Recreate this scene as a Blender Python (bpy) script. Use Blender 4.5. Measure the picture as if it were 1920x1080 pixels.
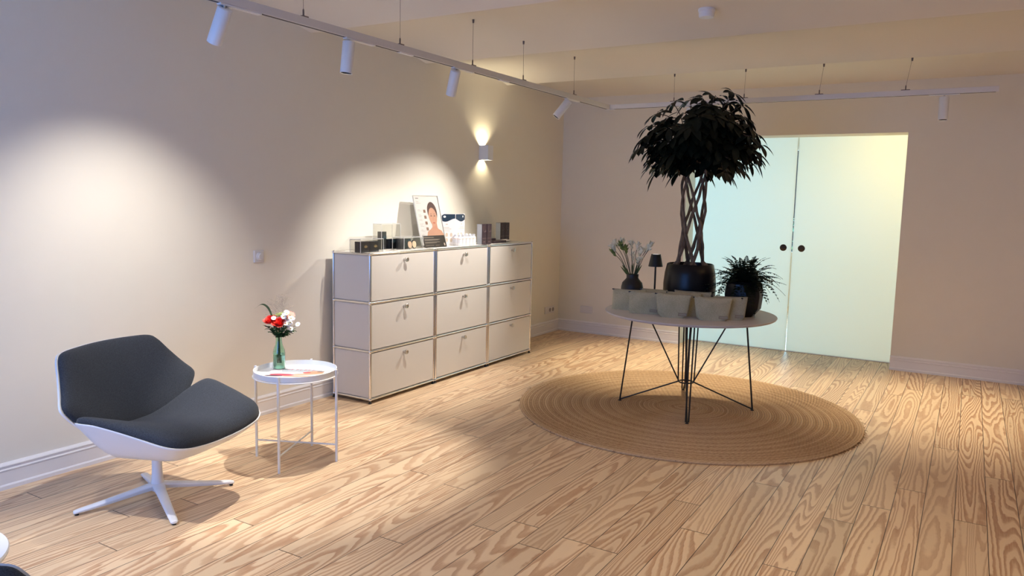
import bpy, bmesh, math, random
from mathutils import Vector, Matrix, noise as mnoise
PI = math.pi
for o in list(bpy.data.objects): bpy.data.objects.remove(o)
S = bpy.context.scene
C = S.collection

# ------------------------------------------------------------------ camera
cam_d = bpy.data.cameras.new('camera'); cam = bpy.data.objects.new('camera', cam_d); C.objects.link(cam)
S.camera = cam
YAW, PIT, ROL = -0.5409, 0.1159, 0.0222
F = Vector((math.sin(YAW)*math.cos(PIT), math.cos(YAW)*math.cos(PIT), -math.sin(PIT)))
r0 = Vector((math.cos(YAW), -math.sin(YAW), 0)); u0 = r0.cross(F)
RT = r0*math.cos(ROL) + u0*math.sin(ROL); UP = -r0*math.sin(ROL) + u0*math.cos(ROL)
M = Matrix((RT, UP, -F)).transposed().to_4x4(); M.translation = Vector((4.0252, 0, 1.4869))
cam.matrix_world = M
cam_d.sensor_width = 36; cam_d.lens = 1423.2/1920*36; cam_d.clip_start = .05

# ------------------------------------------------------------------ view and world
S.view_settings.view_transform = 'Standard'; S.view_settings.look = 'None'
S.view_settings.gamma = 1; S.view_settings.use_curve_mapping = False
S.view_settings.exposure = 0.14
W = bpy.data.worlds.new('world'); S.world = W; W.use_nodes = True
W.node_tree.nodes['Background'].inputs[0].default_value = (.55, .75, 1, 1)
W.node_tree.nodes['Background'].inputs[1].default_value = .12

def aim(o, d): o.rotation_euler = Vector(d).to_track_quat('-Z', 'Y').to_euler()
def area(name, loc, d, sx, sy, power, col):
    l = bpy.data.lights.new(name, 'AREA'); l.shape = 'RECTANGLE'; l.size = sx; l.size_y = sy; l.energy = power; l.color = col
    o = bpy.data.objects.new(name, l); C.objects.link(o); o.location = loc; aim(o, d); return o
def spot(name, loc, d, power, col, ang, blend, rad=.02, parent=None):
    l = bpy.data.lights.new(name, 'SPOT'); l.energy = power; l.color = col; l.spot_size = math.radians(ang); l.spot_blend = blend
    l.shadow_soft_size = rad
    o = bpy.data.objects.new(name, l); C.objects.link(o); o.location = loc; aim(o, d); return o
WARM = (1, .93, .86)
AMBER = (1, .86, .64)
# daylight through the street window behind the camera, and through the garden window of the next room
area('daylight_street', (1.75, -1.13, 1.35), (-.10, 1, -.12), 2.9, 1.9, 76, (.16, .38, 1))
area('daylight_garden', (.9, 13.2, 1.9), (.05, -1, -.05), 4.0, 3.0, 660, (.36, .74, 1))
# ceiling lamp of the next room
area('next_room_lamp', (3.7, 9.1, 2.6), (0, 0, -1), 1.0, 1.0, 46, (1, .68, .22))
# added soft warm fill for the back and right walls, outside the frame
area('warm_fill', (5.3, 4.7, 2.5), (-.1, .1, -1), 1.4, 1.4, 10, (1, .58, .18))
# unseen spot added above and ahead of the camera to brighten the middle floor
spot('floor_fill_spot', (3.7, 2.4, 2.55), (-.20, -.02, -1), 105, (1, .78, .48), 116, .9, .05)

# ------------------------------------------------------------------ materials
class NT:
    def __init__(s, name):
        s.m = bpy.data.materials.new(name); s.m.use_nodes = True; s.t = s.m.node_tree; s.n = s.t.nodes; s.l = s.t.links
        s.b = s.n['Principled BSDF']; s.out = s.n['Material Output']
    def new(s, k, **kw):
        n = s.n.new(k)
        for a, b in kw.items(): setattr(n, a, b)
        return n
    def set(s, sock, v):
        if isinstance(v, bpy.types.NodeSocket): s.l.new(v, sock)
        else: sock.default_value = v
    def math(s, op, a, b=None, c=None):
        n = s.new('ShaderNodeMath', operation=op); s.set(n.inputs[0], a)
        if b is not None: s.set(n.inputs[1], b)
        if c is not None: s.set(n.inputs[2], c)
        return n.outputs[0]
    def comb(s, x, y, z=0.):
        n = s.new('ShaderNodeCombineXYZ'); s.set(n.inputs[0], x); s.set(n.inputs[1], y); s.set(n.inputs[2], z); return n.outputs[0]
    def xyz(s, v):
        n = s.new('ShaderNodeSeparateXYZ'); s.set(n.inputs[0], v); return n.outputs
    def noise(s, v, scale, detail=2., rough=.5, dist=0.):
        n = s.new('ShaderNodeTexNoise'); s.set(n.inputs['Vector'], v); n.inputs['Scale'].default_value = scale
        n.inputs['Detail'].default_value = detail; n.inputs['Roughness'].default_value = rough; n.inputs['Distortion'].default_value = dist
        return n.outputs[0]
    def mix(s, f, a, b, mode='MIX'):
        n = s.new('ShaderNodeMix', data_type='RGBA', blend_type=mode); s.set(n.inputs[0], f); s.set(n.inputs[6], a); s.set(n.inputs[7], b); return n.outputs[2]
    def ramp(s, f, pts):
        n = s.new('ShaderNodeValToRGB'); s.set(n.inputs[0], f); e = n.color_ramp.elements
        while len(e) < len(pts): e.new(.5)
        for q, (p, c) in zip(e, pts): q.position = p; q.color = c
        return n.outputs[0]
    def bump(s, h, strength, dist):
        n = s.new('ShaderNodeBump'); n.inputs['Strength'].default_value = strength; n.inputs['Distance'].default_value = dist
        s.set(n.inputs['Height'], h); s.l.new(n.outputs[0], s.b.inputs['Normal'])
    def obj(s): return s.new('ShaderNodeTexCoord').outputs['Object']
def col4(c, k=1.): return (c[0]*k, c[1]*k, c[2]*k, 1)
MATS = {}
def mat(name, c, rough=.5, metal=0., var=.06, scale=30., bump=0., bdist=.002, emit=None, estr=0., coat=0., spec=None):
    if name in MATS: return MATS[name]
    t = NT(name); v = t.obj(); n = t.noise(v, scale, 3.)
    t.set(t.b.inputs['Base Color'], t.mix(n, col4(c, 1-var), col4(c, 1+var)))
    t.b.inputs['Roughness'].default_value = rough; t.b.inputs['Metallic'].default_value = metal
    if coat: t.b.inputs['Coat Weight'].default_value = coat
    if spec is not None: t.b.inputs['Specular IOR Level'].default_value = spec
    if bump: t.bump(n, bump, bdist)
    if emit: t.b.inputs['Emission Color'].default_value = col4(emit); t.b.inputs['Emission Strength'].default_value = estr
    MATS[name] = t.m; return t.m
WALL = mat('wall_paint', (.80, .765, .67), .9, var=.015, scale=8, bump=.25, bdist=.004, spec=.15)
CEIL = mat('ceiling_paint', (.80, .765, .69), .9, var=.012, scale=3, spec=.15)
TRIM = mat('trim_paint', (.82, .80, .79), .45, var=.01)
WHITE = mat('white_lacquer', (.80, .82, .84), .35, var=.01)
ALU = mat('track_white', (.70, .69, .68), .4, var=.01)
CHROME = mat('chrome', (.82, .82, .82), .12, 1., var=.01)
STEEL = mat('steel', (.55, .53, .5), .3, 1., var=.02)
BLACK = mat('black_powder_coat', (.008, .008, .009), .45, var=.1)
BLACKPLASTIC = mat('black_plastic', (.01, .01, .01), .6)
POTBLACK = mat('black_glazed_pot', (.004, .005, .008), .32, var=.1, spec=.3)
DARKBAFFLE = mat('dark_baffle', (.012, .012, .013), .3)
CABM = mat('light_grey_metal', (.68, .65, .60), .5, var=.008)
TABLETOP = mat('round_table_top', (.62, .60, .60), .55, var=.02, scale=60)
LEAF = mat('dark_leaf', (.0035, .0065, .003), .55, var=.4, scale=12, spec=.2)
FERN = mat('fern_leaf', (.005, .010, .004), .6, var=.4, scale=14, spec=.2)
GREEN = mat('bouquet_green', (.05, .12, .035), .55, var=.35, scale=25)
STEM = mat('stem_green', (.07, .12, .03), .6, var=.2)
DSTEM = mat('dark_stem', (.05, .065, .03), .6, var=.2)
SOIL = mat('potting_soil', (.02, .013, .009), .95, var=.5, scale=80, bump=.8, bdist=.01)
PETAL = mat('cream_petal', (.86, .86, .68), .6, var=.12)
BUD = mat('green_bud', (.16, .24, .07), .6, var=.2)
ROSE = mat('red_petal', (.80, .045, .03), .5, var=.15, scale=60)
CORAL = mat('coral_petal', (.85, .28, .20), .5, var=.15)
DAISY = mat('white_petal', (.85, .85, .82), .5)
YELLOW = mat('yellow_centre', (.75, .6, .08), .7)
LIME = mat('lime_flower', (.45, .52, .16), .7, var=.2)
GRASS = mat('dry_grass', (.33, .28, .21), .8)
CARTON = mat('black_carton', (.005, .008, .015), .35, var=.1)
PURPLE = mat('aubergine_carton', (.035, .016, .022), .4, var=.08)
SILVER = mat('silver_carton', (.42, .44, .47), .35, .5, var=.03)
GOLD = mat('gold_print', (.55, .40, .20), .35, .6)
TEAL = mat('teal_print', (.05, .11, .15), .4)
PAPER = mat('white_paper', (.78, .75, .74), .6, var=.01)
INK = mat('grey_ink', (.20, .19, .19), .7)
SIGN = mat('sign_dark', (.022, .018, .013), .35, var=.1)
SIGNINK = mat('sign_text', (.30, .25, .19), .6)
SKIN = mat('print_skin', (.62, .30, .20), .6, var=.08, scale=40)
SKIN2 = mat('print_skin_pale', (.62, .34, .23), .6, var=.05, scale=40)
HAIR = mat('print_hair', (.07, .025, .02), .6)
LIP = mat('print_lip', (.50, .10, .07), .6)
NAVY = mat('print_navy', (.018, .04, .07), .4, var=.3, scale=60)
POWDER = mat('beige_powder', (.74, .52, .36), .8)
SANDC = mat('sand_print', (.60, .50, .40), .6)
BOTTLEW = mat('white_bottle', (.80, .79, .78), .4, var=.01)
BOTTLECAP = mat('bottle_cap', (.66, .68, .72), .35)
PEACH = mat('peach_label', (.74, .52, .40), .6)
LABELG = mat('leather_label', (.32, .26, .17), .7)
RUBBER = mat('rubber', (.02, .02, .02), .8)
SWITCH = mat('switch_plastic', (.72, .70, .68), .35, var=.01)
SLOT = mat('slot_dark', (.05, .045, .04), .7)

def m_fabric():
    t = NT('grey_wool_fabric'); v = t.obj(); x, y, z = t.xyz(v)
    n1 = t.noise(t.comb(t.math('MULTIPLY', x, 140.), t.math('MULTIPLY', y, 500.), t.math('MULTIPLY', z, 500.)), 1., 2.)
    n2 = t.noise(v, 350., 2.)
    f = t.math('ADD', t.math('MULTIPLY', n1, .6), t.math('MULTIPLY', n2, .4))
    t.set(t.b.inputs['Base Color'], t.ramp(f, [(.32, (.014, .018, .025, 1)), (.68, (.054, .063, .080, 1))]))
    t.b.inputs['Roughness'].default_value = .9; t.b.inputs['Sheen Weight'].default_value = .08
    t.b.inputs['Specular IOR Level'].default_value = .2
    t.bump(f, .5, .002); return t.m
FABRIC = m_fabric()
def m_linen():
    t = NT('linen_canvas'); v = t.obj(); n = t.noise(v, 260., 3.); n2 = t.noise(v, 14., 2.)
    f = t.math('ADD', t.math('MULTIPLY', n, .7), t.math('MULTIPLY', n2, .3))
    t.set(t.b.inputs['Base Color'], t.ramp(f, [(.3, (.34, .31, .19, 1)), (.7, (.58, .53, .35, 1))]))
    t.b.inputs['Roughness'].default_value = .95; t.bump(f, .6, .002); return t.m
LINEN = m_linen()
def m_bark():
    t = NT('bark'); v = t.obj(); x, y, z = t.xyz(v)
    n = t.noise(t.comb(x, y, t.math('MULTIPLY', z, .3)), 45., 4.)
    t.set(t.b.inputs['Base Color'], t.ramp(n, [(.3, (.07, .05, .035, 1)), (.7, (.22, .165, .12, 1))]))
    t.b.inputs['Roughness'].default_value = .85; t.bump(n, .6, .004); return t.m
BARK = m_bark()
def m_floor():
    t = NT('pine_planks'); x, y, z = t.xyz(t.obj())
    gx = t.math('DIVIDE', t.math('SUBTRACT', x, .0095), .1352); ix = t.math('FLOOR', gx); fx = t.math('FRACT', gx)
    w1 = t.new('ShaderNodeTexWhiteNoise', noise_dimensions='1D'); t.set(w1.inputs['W'], ix)
    gy = t.math('DIVIDE', t.math('ADD', y, t.math('MULTIPLY', w1.outputs[0], 7.)), 2.9); iy = t.math('FLOOR', gy); fy = t.math('FRACT', gy)
    w2 = t.new('ShaderNodeTexWhiteNoise', noise_dimensions='2D'); t.set(w2.inputs['Vector'], t.comb(ix, iy))
    r, g, b = t.xyz(w2.outputs['Color'])
    wob = t.noise(t.comb(t.math('MULTIPLY', x, 22.), t.math('MULTIPLY', y, 13.), 0.), 1., 3.)
    # growth-ring figure: contour lines of a field stretched along the board
    sx = t.math('ADD', 4.0, t.math('MULTIPLY', b, 6.))
    vx = t.math('ADD', t.math('MULTIPLY', x, sx), t.math('MULTIPLY', r, 60.))
    vy = t.math('ADD', t.math('MULTIPLY', y, .50), t.math('MULTIPLY', g, 60.))
    n = t.noise(t.comb(vx, vy, t.math('MULTIPLY', b, 30.)), 1., 1.6, .35, .0)
    ph = t.math('ADD', t.math('MULTIPLY', n, 21.), t.math('MULTIPLY', wob, .5))
    fr = t.math('FRACT', ph)
    ring = t.ramp(fr, [(0., (.06, .06, .06, 1)), (.36, (.10, .10, .10, 1)), (.56, (.80, .80, .80, 1)), (.86, (1, 1, 1, 1)), (.96, (.10, .10, .10, 1))])
    fine = t.noise(t.comb(t.math('MULTIPLY', x, 260.), t.math('MULTIPLY', y, 9.), 0.), 1., 2.)
    k = t.math('MULTIPLY', t.math('MULTIPLY', ring, t.math('ADD', .55, t.math('MULTIPLY', fine, .7))), t.math('ADD', .62, t.math('MULTIPLY', g, .5)))
    c = t.mix(k, (.79, .60, .39, 1), (.47, .265, .145, 1))
    tone = t.math('ADD', .86, t.math('MULTIPLY', w2.outputs['Value'], .22))
    c = t.mix(1., c, t.comb(tone, t.math('MULTIPLY', tone, .99), t.math('MULTIPLY', tone, .97)), 'MULTIPLY')
    e1 = t.math('GREATER_THAN', t.math('ABSOLUTE', t.math('SUBTRACT', fx, .5)), .486)
    e2 = t.math('GREATER_THAN', t.math('ABSOLUTE', t.math('SUBTRACT', fy, .5)), .4992)
    e = t.math('MAXIMUM', e1, e2)
    c = t.mix(t.math('MULTIPLY', e, .9), c, (.07, .04, .022, 1))
    t.set(t.b.inputs['Base Color'], c)
    t.set(t.b.inputs['Roughness'], t.math('ADD', .33, t.math('MULTIPLY', fine, .12)))
    t.b.inputs['Specular IOR Level'].default_value = .5
    t.bump(t.math('SUBTRACT', t.math('MULTIPLY', k, .08), e), .35, .002)
    return t.m
FLOOR = m_floor()
def m_rug():
    t = NT('braided_jute'); x, y, z = t.xyz(t.obj())
    rr = t.math('SQRT', t.math('ADD', t.math('MULTIPLY', x, x), t.math('MULTIPLY', y, y)))
    an = t.math('ARCTAN2', y, x)
    rg = t.math('DIVIDE', t.math('ADD', rr, t.math('MULTIPLY', an, .016/(2*PI))), .016); ir = t.math('FLOOR', rg); fr = t.math('FRACT', rg)
    w = t.new('ShaderNodeTexWhiteNoise', noise_dimensions='1D'); t.set(w.inputs['W'], ir)
    slow = t.noise(t.comb(rr, 0., 0.), 26., 2.)
    arc = t.math('MULTIPLY', an, rr)
    braid = t.math('SINE', t.math('ADD', t.math('MULTIPLY', arc, 190.), t.math('MULTIPLY', t.math('ABSOLUTE', t.math('SUBTRACT', fr, .5)), 9.)))
    nz = t.noise(t.comb(t.math('MULTIPLY', rr, 3.), t.math('MULTIPLY', an, 1.6), 0.), 30., 5., .75)
    f = t.math('ADD', t.math('ADD', t.math('MULTIPLY', w.outputs[0], .17), t.math('MULTIPLY', slow, .24)), t.math('MULTIPLY', nz, .62))
    c = t.ramp(f, [(.32, (.30, .165, .085, 1)), (.48, (.57, .38, .215, 1)), (.68, (.74, .53, .33, 1))])
    v = t.math('MULTIPLY', t.math('SINE', t.math('MULTIPLY', fr, PI)), t.math('ADD', .75, t.math('MULTIPLY', braid, .25)))
    c = t.mix(t.math('SUBTRACT', .40, t.math('MULTIPLY', v, .40)), c, (.17, .095, .045, 1))  # groove shade between the braid rings, painted into the jute colour
    t.set(t.b.inputs['Base Color'], c); t.b.inputs['Roughness'].default_value = .95; t.b.inputs['Specular IOR Level'].default_value = .1
    t.bump(v, .9, .006); return t.m
RUG = m_rug()
def m_frost():
    t = NT('frosted_glass')
    tr = t.new('ShaderNodeBsdfTranslucent'); tr.inputs[0].default_value = (.86, .89, .87, 1)
    gl = t.new('ShaderNodeBsdfGlossy'); gl.inputs[0].default_value = (.9, .95, .93, 1); gl.inputs['Roughness'].default_value = .35
    df = t.new('ShaderNodeBsdfDiffuse'); df.inputs[0].default_value = (.55, .6, .56, 1)
    v = t.noise(t.obj(), 400., 1.)
    m1 = t.new('ShaderNodeMixShader'); t.set(m1.inputs[0], t.math('ADD', .13, t.math('MULTIPLY', v, .02))); t.l.new(tr.outputs[0], m1.inputs[1]); t.l.new(df.outputs[0], m1.inputs[2])
    m2 = t.new('ShaderNodeMixShader'); m2.inputs[0].default_value = .05; t.l.new(m1.outputs[0], m2.inputs[1]); t.l.new(gl.outputs[0], m2.inputs[2])
    t.l.new(m2.outputs[0], t.out.inputs[0]); return t.m
FROST = m_frost()
def m_glass(name, c, rough=.0):
    t = NT(name); t.b.inputs['Base Color'].default_value = (*c, 1); t.b.inputs['Roughness'].default_value = rough
    t.b.inputs['Transmission Weight'].default_value = 1.; t.b.inputs['IOR'].default_value = 1.45; return t.m
BOTTLEG = m_glass('green_bottle_glass', (.66, .90, .78))
WATER = m_glass('vase_water', (.80, .92, .86))
def m_acryl():
    # thin clear acrylic: mostly see-through sheet with a sharp gloss
    t = NT('clear_acrylic'); tr = t.new('ShaderNodeBsdfTransparent'); tr.inputs[0].default_value = (.93, .93, .92, 1)
    gl = t.new('ShaderNodeBsdfGlossy'); gl.inputs['Roughness'].default_value = .05
    lw = t.new('ShaderNodeLayerWeight'); lw.inputs[0].default_value = .35
    m = t.new('ShaderNodeMixShader'); t.set(m.inputs[0], t.math('ADD', .03, t.math('MULTIPLY', lw.outputs['Facing'], .12)))
    t.l.new(tr.outputs[0], m.inputs[1]); t.l.new(gl.outputs[0], m.inputs[2]); t.l.new(m.outputs[0], t.out.inputs[0]); return t.m
ACRYL = m_acryl()
ACEDGE = mat('acrylic_edge', (.62, .62, .60), .2, var=.02)
def lens_mat(name, k): return mat(name, (1, .9, .75), .3, emit=(1, .82, .58), estr=k)
LENS = lens_mat('lamp_lens', 14.)

# ------------------------------------------------------------------ mesh helpers
class MB:
    def __init__(s): s.bm = bmesh.new()
    def box(s, x0, x1, y0, y1, z0, z1, mtx=None):
        v = [s.bm.verts.new((x, y, z)) for x in (x0, x1) for y in (y0, y1) for z in (z0, z1)]
        for f in ((0, 1, 3, 2), (4, 6, 7, 5), (0, 4, 5, 1), (2, 3, 7, 6), (0, 2, 6, 4), (1, 5, 7, 3)): s.bm.faces.new([v[i] for i in f])
        if mtx: bmesh.ops.transform(s.bm, matrix=mtx, verts=v)
        return s
    def face(s, pts):
        v = [s.bm.verts.new(p) for p in pts]; s.bm.faces.new(v); return s
    def grid(s, rows, closed=False, cap0=False, cap1=False):
        vs = [[s.bm.verts.new(p) for p in r] for r in rows]; n = len(rows[0])
        for a, b in zip(vs, vs[1:]):
            for i in range(n if closed else n-1):
                j = (i+1) % n; s.bm.faces.new((a[i], a[j], b[j], b[i]))
        if cap0: s.bm.faces.new(list(reversed(vs[0])))
        if cap1: s.bm.faces.new(vs[-1])
        return s
    def lathe(s, prof, n=32, c=(0, 0, 0), mtx=None, cap=True):
        rows = []
        for r, z in prof: rows.append([Vector((c[0]+r*math.cos(2*PI*i/n), c[1]+r*math.sin(2*PI*i/n), c[2]+z)) for i in range(n)])
        if mtx: rows = [[mtx @ p for p in r] for r in rows]
        return s.grid(rows, True, cap, cap)
    def tube(s, pts, r, n=8, cap=True):
        pts = [Vector(p) for p in pts]; rr = r if isinstance(r, (list, tuple)) else [r]*len(pts)
        t0 = (pts[1]-pts[0]).normalized(); ref = Vector((0, 0, 1)) if abs(t0.z) < .9 else Vector((1, 0, 0))
        u = t0.cross(ref).normalized(); rows = []
        for i, p in enumerate(pts):
            a = pts[max(i-1, 0)]; b = pts[min(i+1, len(pts)-1)]; t = (b-a).normalized()
            u = (u - t*u.dot(t)).normalized(); w = t.cross(u)
            rows.append([p + (u*math.cos(2*PI*k/n) + w*math.sin(2*PI*k/n))*rr[i] for k in range(n)])
        return s.grid(rows, True, cap, cap)
    def ball(s, c, r, seg=12, sc=(1, 1, 1)):
        rs = bmesh.ops.create_uvsphere(s.bm, u_segments=seg, v_segments=max(6, seg//2+2), radius=r)
        bmesh.ops.transform(s.bm, matrix=Matrix.Translation(c) @ Matrix.Diagonal((*sc, 1)), verts=rs['verts']); return s
    def leaf(s, base, d, nrm, L, w, droop=.2, seg=5, fold=.15):
        d = Vector(d).normalized(); nrm = Vector(nrm); side = d.cross(nrm)
        if side.length < 1e-4: side = Vector((1, 0, 0))
        side.normalize(); up = side.cross(d).normalized(); base = Vector(base); rows = []
        for i in range(seg+1):
            t = i/seg; ww = w*.5*math.sin(PI*min(1, t*.93+.04))**.8 if i < seg else .0008
            p = base + d*L*t - Vector((0, 0, 1))*droop*L*t*t
            rows.append([p - side*ww + up*ww*fold, p, p + side*ww + up*ww*fold])
        return s.grid(rows)
    def done(s, name, m, parent=None, smooth=True, bevel=0., loc=None, angle=40, seg=2):
        bmesh.ops.remove_doubles(s.bm, verts=s.bm.verts, dist=1e-6)
        bmesh.ops.recalc_face_normals(s.bm, faces=s.bm.faces)
        me = bpy.data.meshes.new(name); s.bm.to_mesh(me); s.bm.free()
        for mm in (m if isinstance(m, (list, tuple)) else [m]): me.materials.append(mm)
        o = bpy.data.objects.new(name, me); C.objects.link(o)
        if parent: o.parent = parent
        if loc: o.location = loc
        if smooth:
            me.polygons.foreach_set('use_smooth', [True]*len(me.polygons))
            if angle and angle < 180: me.set_sharp_from_angle(angle=math.radians(angle))
        if bevel:
            b = o.modifiers.new('bevel', 'BEVEL'); b.width = bevel; b.segments = seg; b.limit_method = 'ANGLE'; b.angle_limit = math.radians(35)
        return o
def thing(name, label, cat, loc=(0, 0, 0), rz=0., group=None):
    o = bpy.data.objects.new(name, None); C.objects.link(o); o.location = loc; o.rotation_euler = (0, 0, rz); o.empty_display_size = .1
    return tag(o, label, cat, group)
def tag(o, label, cat, group=None):
    o['label'] = label; o['category'] = cat
    if group: o['group'] = group
    return o
def struct(o, label=None):
    o['kind'] = 'structure'
    if label: o['label'] = label
    return o
def dup(o, parent=None):
    c = o.copy(); C.objects.link(c); c.parent = parent
    for ch in list(o.children): dup(ch, c)
    return c
def rot_to(d):
    return Vector(d).to_track_quat('Z', 'Y').to_matrix().to_4x4()
def curve_pts(pts, n=96, closed=True):
    out = []; P = [Vector(p) for p in pts]; k = len(P); seg = k if closed else k-1
    for i in range(seg):
        a = P[(i-1) % k] if closed or i > 0 else P[0]; b = P[i]; c = P[(i+1) % k]; d = P[(i+2) % k] if closed or i+2 < k else P[-1]
        m = max(2, n//seg)
        for j in range(m):
            t = j/m; out.append(.5*((2*b) + (c-a)*t + (2*a-5*b+4*c-d)*t*t + (3*b-a-3*c+d)*t**3))
    if not closed: out.append(P[-1])
    return out

# ------------------------------------------------------------------ room shell
XR, YF, L = 6.4, -1.0, 7.754
OX0, OX1, OZ = 1.457, 3.476, 2.165
o = MB().box(-.3, XR+.2, YF-.2, 11.9, -.1, 0).done('floor', FLOOR, smooth=False); struct(o)
struct(MB().box(-.2, 0, YF-.2, L+.3, 0, 2.95).done('wall_left', WALL, smooth=False))
struct(MB().box(XR, XR+.2, YF-.2, L+.3, 0, 2.95).done('wall_right', WALL, smooth=False))
b = MB(); b.box(0, OX0, L, L+.29, 0, 2.95); b.box(OX1, XR, L, L+.29, 0, 2.95); b.box(OX0, OX1, L, L+.29, OZ, 2.95)
struct(b.done('wall_back', WALL, smooth=False))
b = MB(); b.box(0, .25, YF-.2, YF, 0, 2.95); b.box(3.25, XR, YF-.2, YF, 0, 2.95); b.box(.25, 3.25, YF-.2, YF, 0, .35); b.box(.25, 3.25, YF-.2, YF, 2.4, 2.95)
struct(b.done('wall_front', WALL, smooth=False))
b = MB()
for x in (.25, 1.72, 3.19): b.box(x, x+.06, YF-.11, YF-.05, .35, 2.4)
b.box(.25, 3.25, YF-.11, YF-.05, .35, .41); b.box(.25, 3.25, YF-.11, YF-.05, 2.34, 2.4)
struct(b.done('window_1', TRIM, smooth=False, bevel=.004))
# shallow brick-vault ceiling: bays between springing lines
b = MB(); SP = 1.305; YS = 6.525
rows = []
k = -7
while YS + k*SP < 11.9:
    y0 = YS + k*SP
    for j in range(12 if True else 1):
        u = j/12; rows.append((y0+u*SP, 2.605 + 4*.075*u*(1-u)))
    k += 1
rows = [r for r in rows if r[0] < L]
rows.append((L, 2.605 + .02))
rows = [r for r in rows if r[0] > YF-.25]
gr = [[(x, y, z) for x in (0, 1.2, 2.4, 3.6, 5, XR)] for y, z in rows]
b.grid(gr)
gr2 = [[(x, y, 2.95) for x in (0, XR)] for y in (rows[0][0], rows[-1][0])]
b.grid(gr2)
struct(b.done('ceiling', CEIL, angle=10))
# baseboards with moulded profile (offset from wall, height)
BP = [(0, 0), (.024, 0), (.024, .018), (.020, .024), (.018, .026), (.018, .090), (.021, .094), (.021, .099), (.016, .103), (.016, .112), (.020, .115), (.020, .120), (.014, .127), (.008, .132), (0, .132)]
def skirting(name, p0, p1, inward):
    p0 = Vector(p0); p1 = Vector(p1); i = Vector(inward); rows = []
    for p in (p0, p1): rows.append([p + i*a + Vector((0, 0, z)) for a, z in BP])
    b = MB(); b.grid(rows, True, True, True); return struct(b.done(name, TRIM, smooth=False))
skirting('baseboard_left', (0, YF, 0), (0, L, 0), (1, 0, 0))
skirting('baseboard_back', (0, L, 0), (OX0, L, 0), (0, -1, 0))
skirting('baseboard_back_right', (OX1, L, 0), (XR, L, 0), (0, -1, 0))
skirting('baseboard_right', (XR, YF, 0), (XR, L, 0), (-1, 0, 0))
# next room
struct(MB().box(-.4, -.2, L+.29, 11.9, 0, 2.8).done('wall_next_room_left', WALL, smooth=False))
struct(MB().box(5.4, 5.6, L+.29, 11.9, 0, 2.8).done('wall_next_room_right', WALL, smooth=False))
b = MB(); b.box(-.2, 0, 11.7, 11.9, 0, 2.8); b.box(2.2, 5.4, 11.7, 11.9, 0, 2.8); b.box(0, 2.2, 11.7, 11.9, 0, .75); b.box(0, 2.2, 11.7, 11.9, 2.35, 2.8)
struct(b.done('wall_next_room_back', WALL, smooth=False))
struct(MB().box(-.4, 5.6, L+.29, 11.9, 2.7, 2.8).done('ceiling_next_room', CEIL, smooth=False))
b = MB()
for x in (0, 1.07, 2.14): b.box(x, x+.06, 11.72, 11.78, .75, 2.35)
b.box(0, 2.2, 11.72, 11.78, .75, .81); b.box(0, 2.2, 11.72, 11.78, 2.29, 2.35)
struct(b.done('window_2', TRIM, smooth=False))
# sliding frosted glass doors
GY = 8.052
for nm, x0, x1, hx in (('door_1', 1.36, 2.481, 2.402), ('door_2', 2.492, 3.60, 2.578)):
    g = struct(MB().box(x0, x1, GY, GY+.010, .008, 2.30).done(nm, FROST, smooth=False))
    h = MB(); h.lathe([(.001, -.006), (.030, -.006), (.034, -.003), (.034, .0)], 28, mtx=Matrix.Translation((hx, GY, 1.062)) @ Matrix.Rotation(PI/2, 4, 'X') @ Matrix.Scale(-1, 4, (0, 0, 1)))
    h.lathe([(.001, -.007), (.022, -.007), (.024, -.0055)], 28, mtx=Matrix.Translation((hx, GY, 1.062)) @ Matrix.Rotation(PI/2, 4, 'X') @ Matrix.Scale(-1, 4, (0, 0, 1)))
    h.done('handle', mat('bronze_pull', (.07, .055, .045), .4, .6), g)
struct(MB().box(OX0-.1, OX1+.1, GY-.004, GY+.014, 0, .007).done('trim_1', TRIM, smooth=False))

# ------------------------------------------------------------------ rug
def rug():
    R = 1.2; n = 360; prof = []
    nr = 75
    random.seed(4)
    rows = []
    for i in range(nr*3+1):
        r = R*i/(nr*3); ph = (i % 3)/3.
        z = .009 + .003*math.sin(PI*ph)
        if i == nr*3: z = .006
        rows.append([((max(r, .002) + (.004*mnoise.noise(Vector((math.cos(a)*4, math.sin(a)*4, r*1.))) if r > .2 else 0))*math.cos(a), (max(r, .002) + (.006*mnoise.noise(Vector((math.cos(a)*3, math.sin(a)*3, r*1.))) if r > .2 else 0))*math.sin(a), z) for a in [2*PI*k/n for k in range(n)]])
    rows.append([(p[0], p[1], .0) for p in rows[-1]])
    b = MB(); b.grid(rows, True, True, True)
    o = b.done('round_jute_rug', RUG, loc=(2.333, 5.291, .001), angle=180)
    tag(o, 'large round braided jute rug in concentric rings under the table', 'rug')
    f = MB(); random.seed(9)
    for k in range(150):
        a = random.uniform(0, 2*PI) if k > 50 else random.gauss(-.25, .25); r = 1.197
        p = Vector((r*math.cos(a), r*math.sin(a), .006)); q = p + Vector((math.cos(a+random.uniform(-1.3, 1.3)), math.sin(a+random.uniform(-1.3, 1.3)), 0))*random.uniform(.008, .03)
        f.tube([p, (p+q)/2 + Vector((0, 0, .004)), q - Vector((0, 0, .003))], .0011, 4)
    f.done('fringe', mat('loose_jute', (.20, .12, .06), .95), o)['kind'] = 'stuff'
rug()

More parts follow.
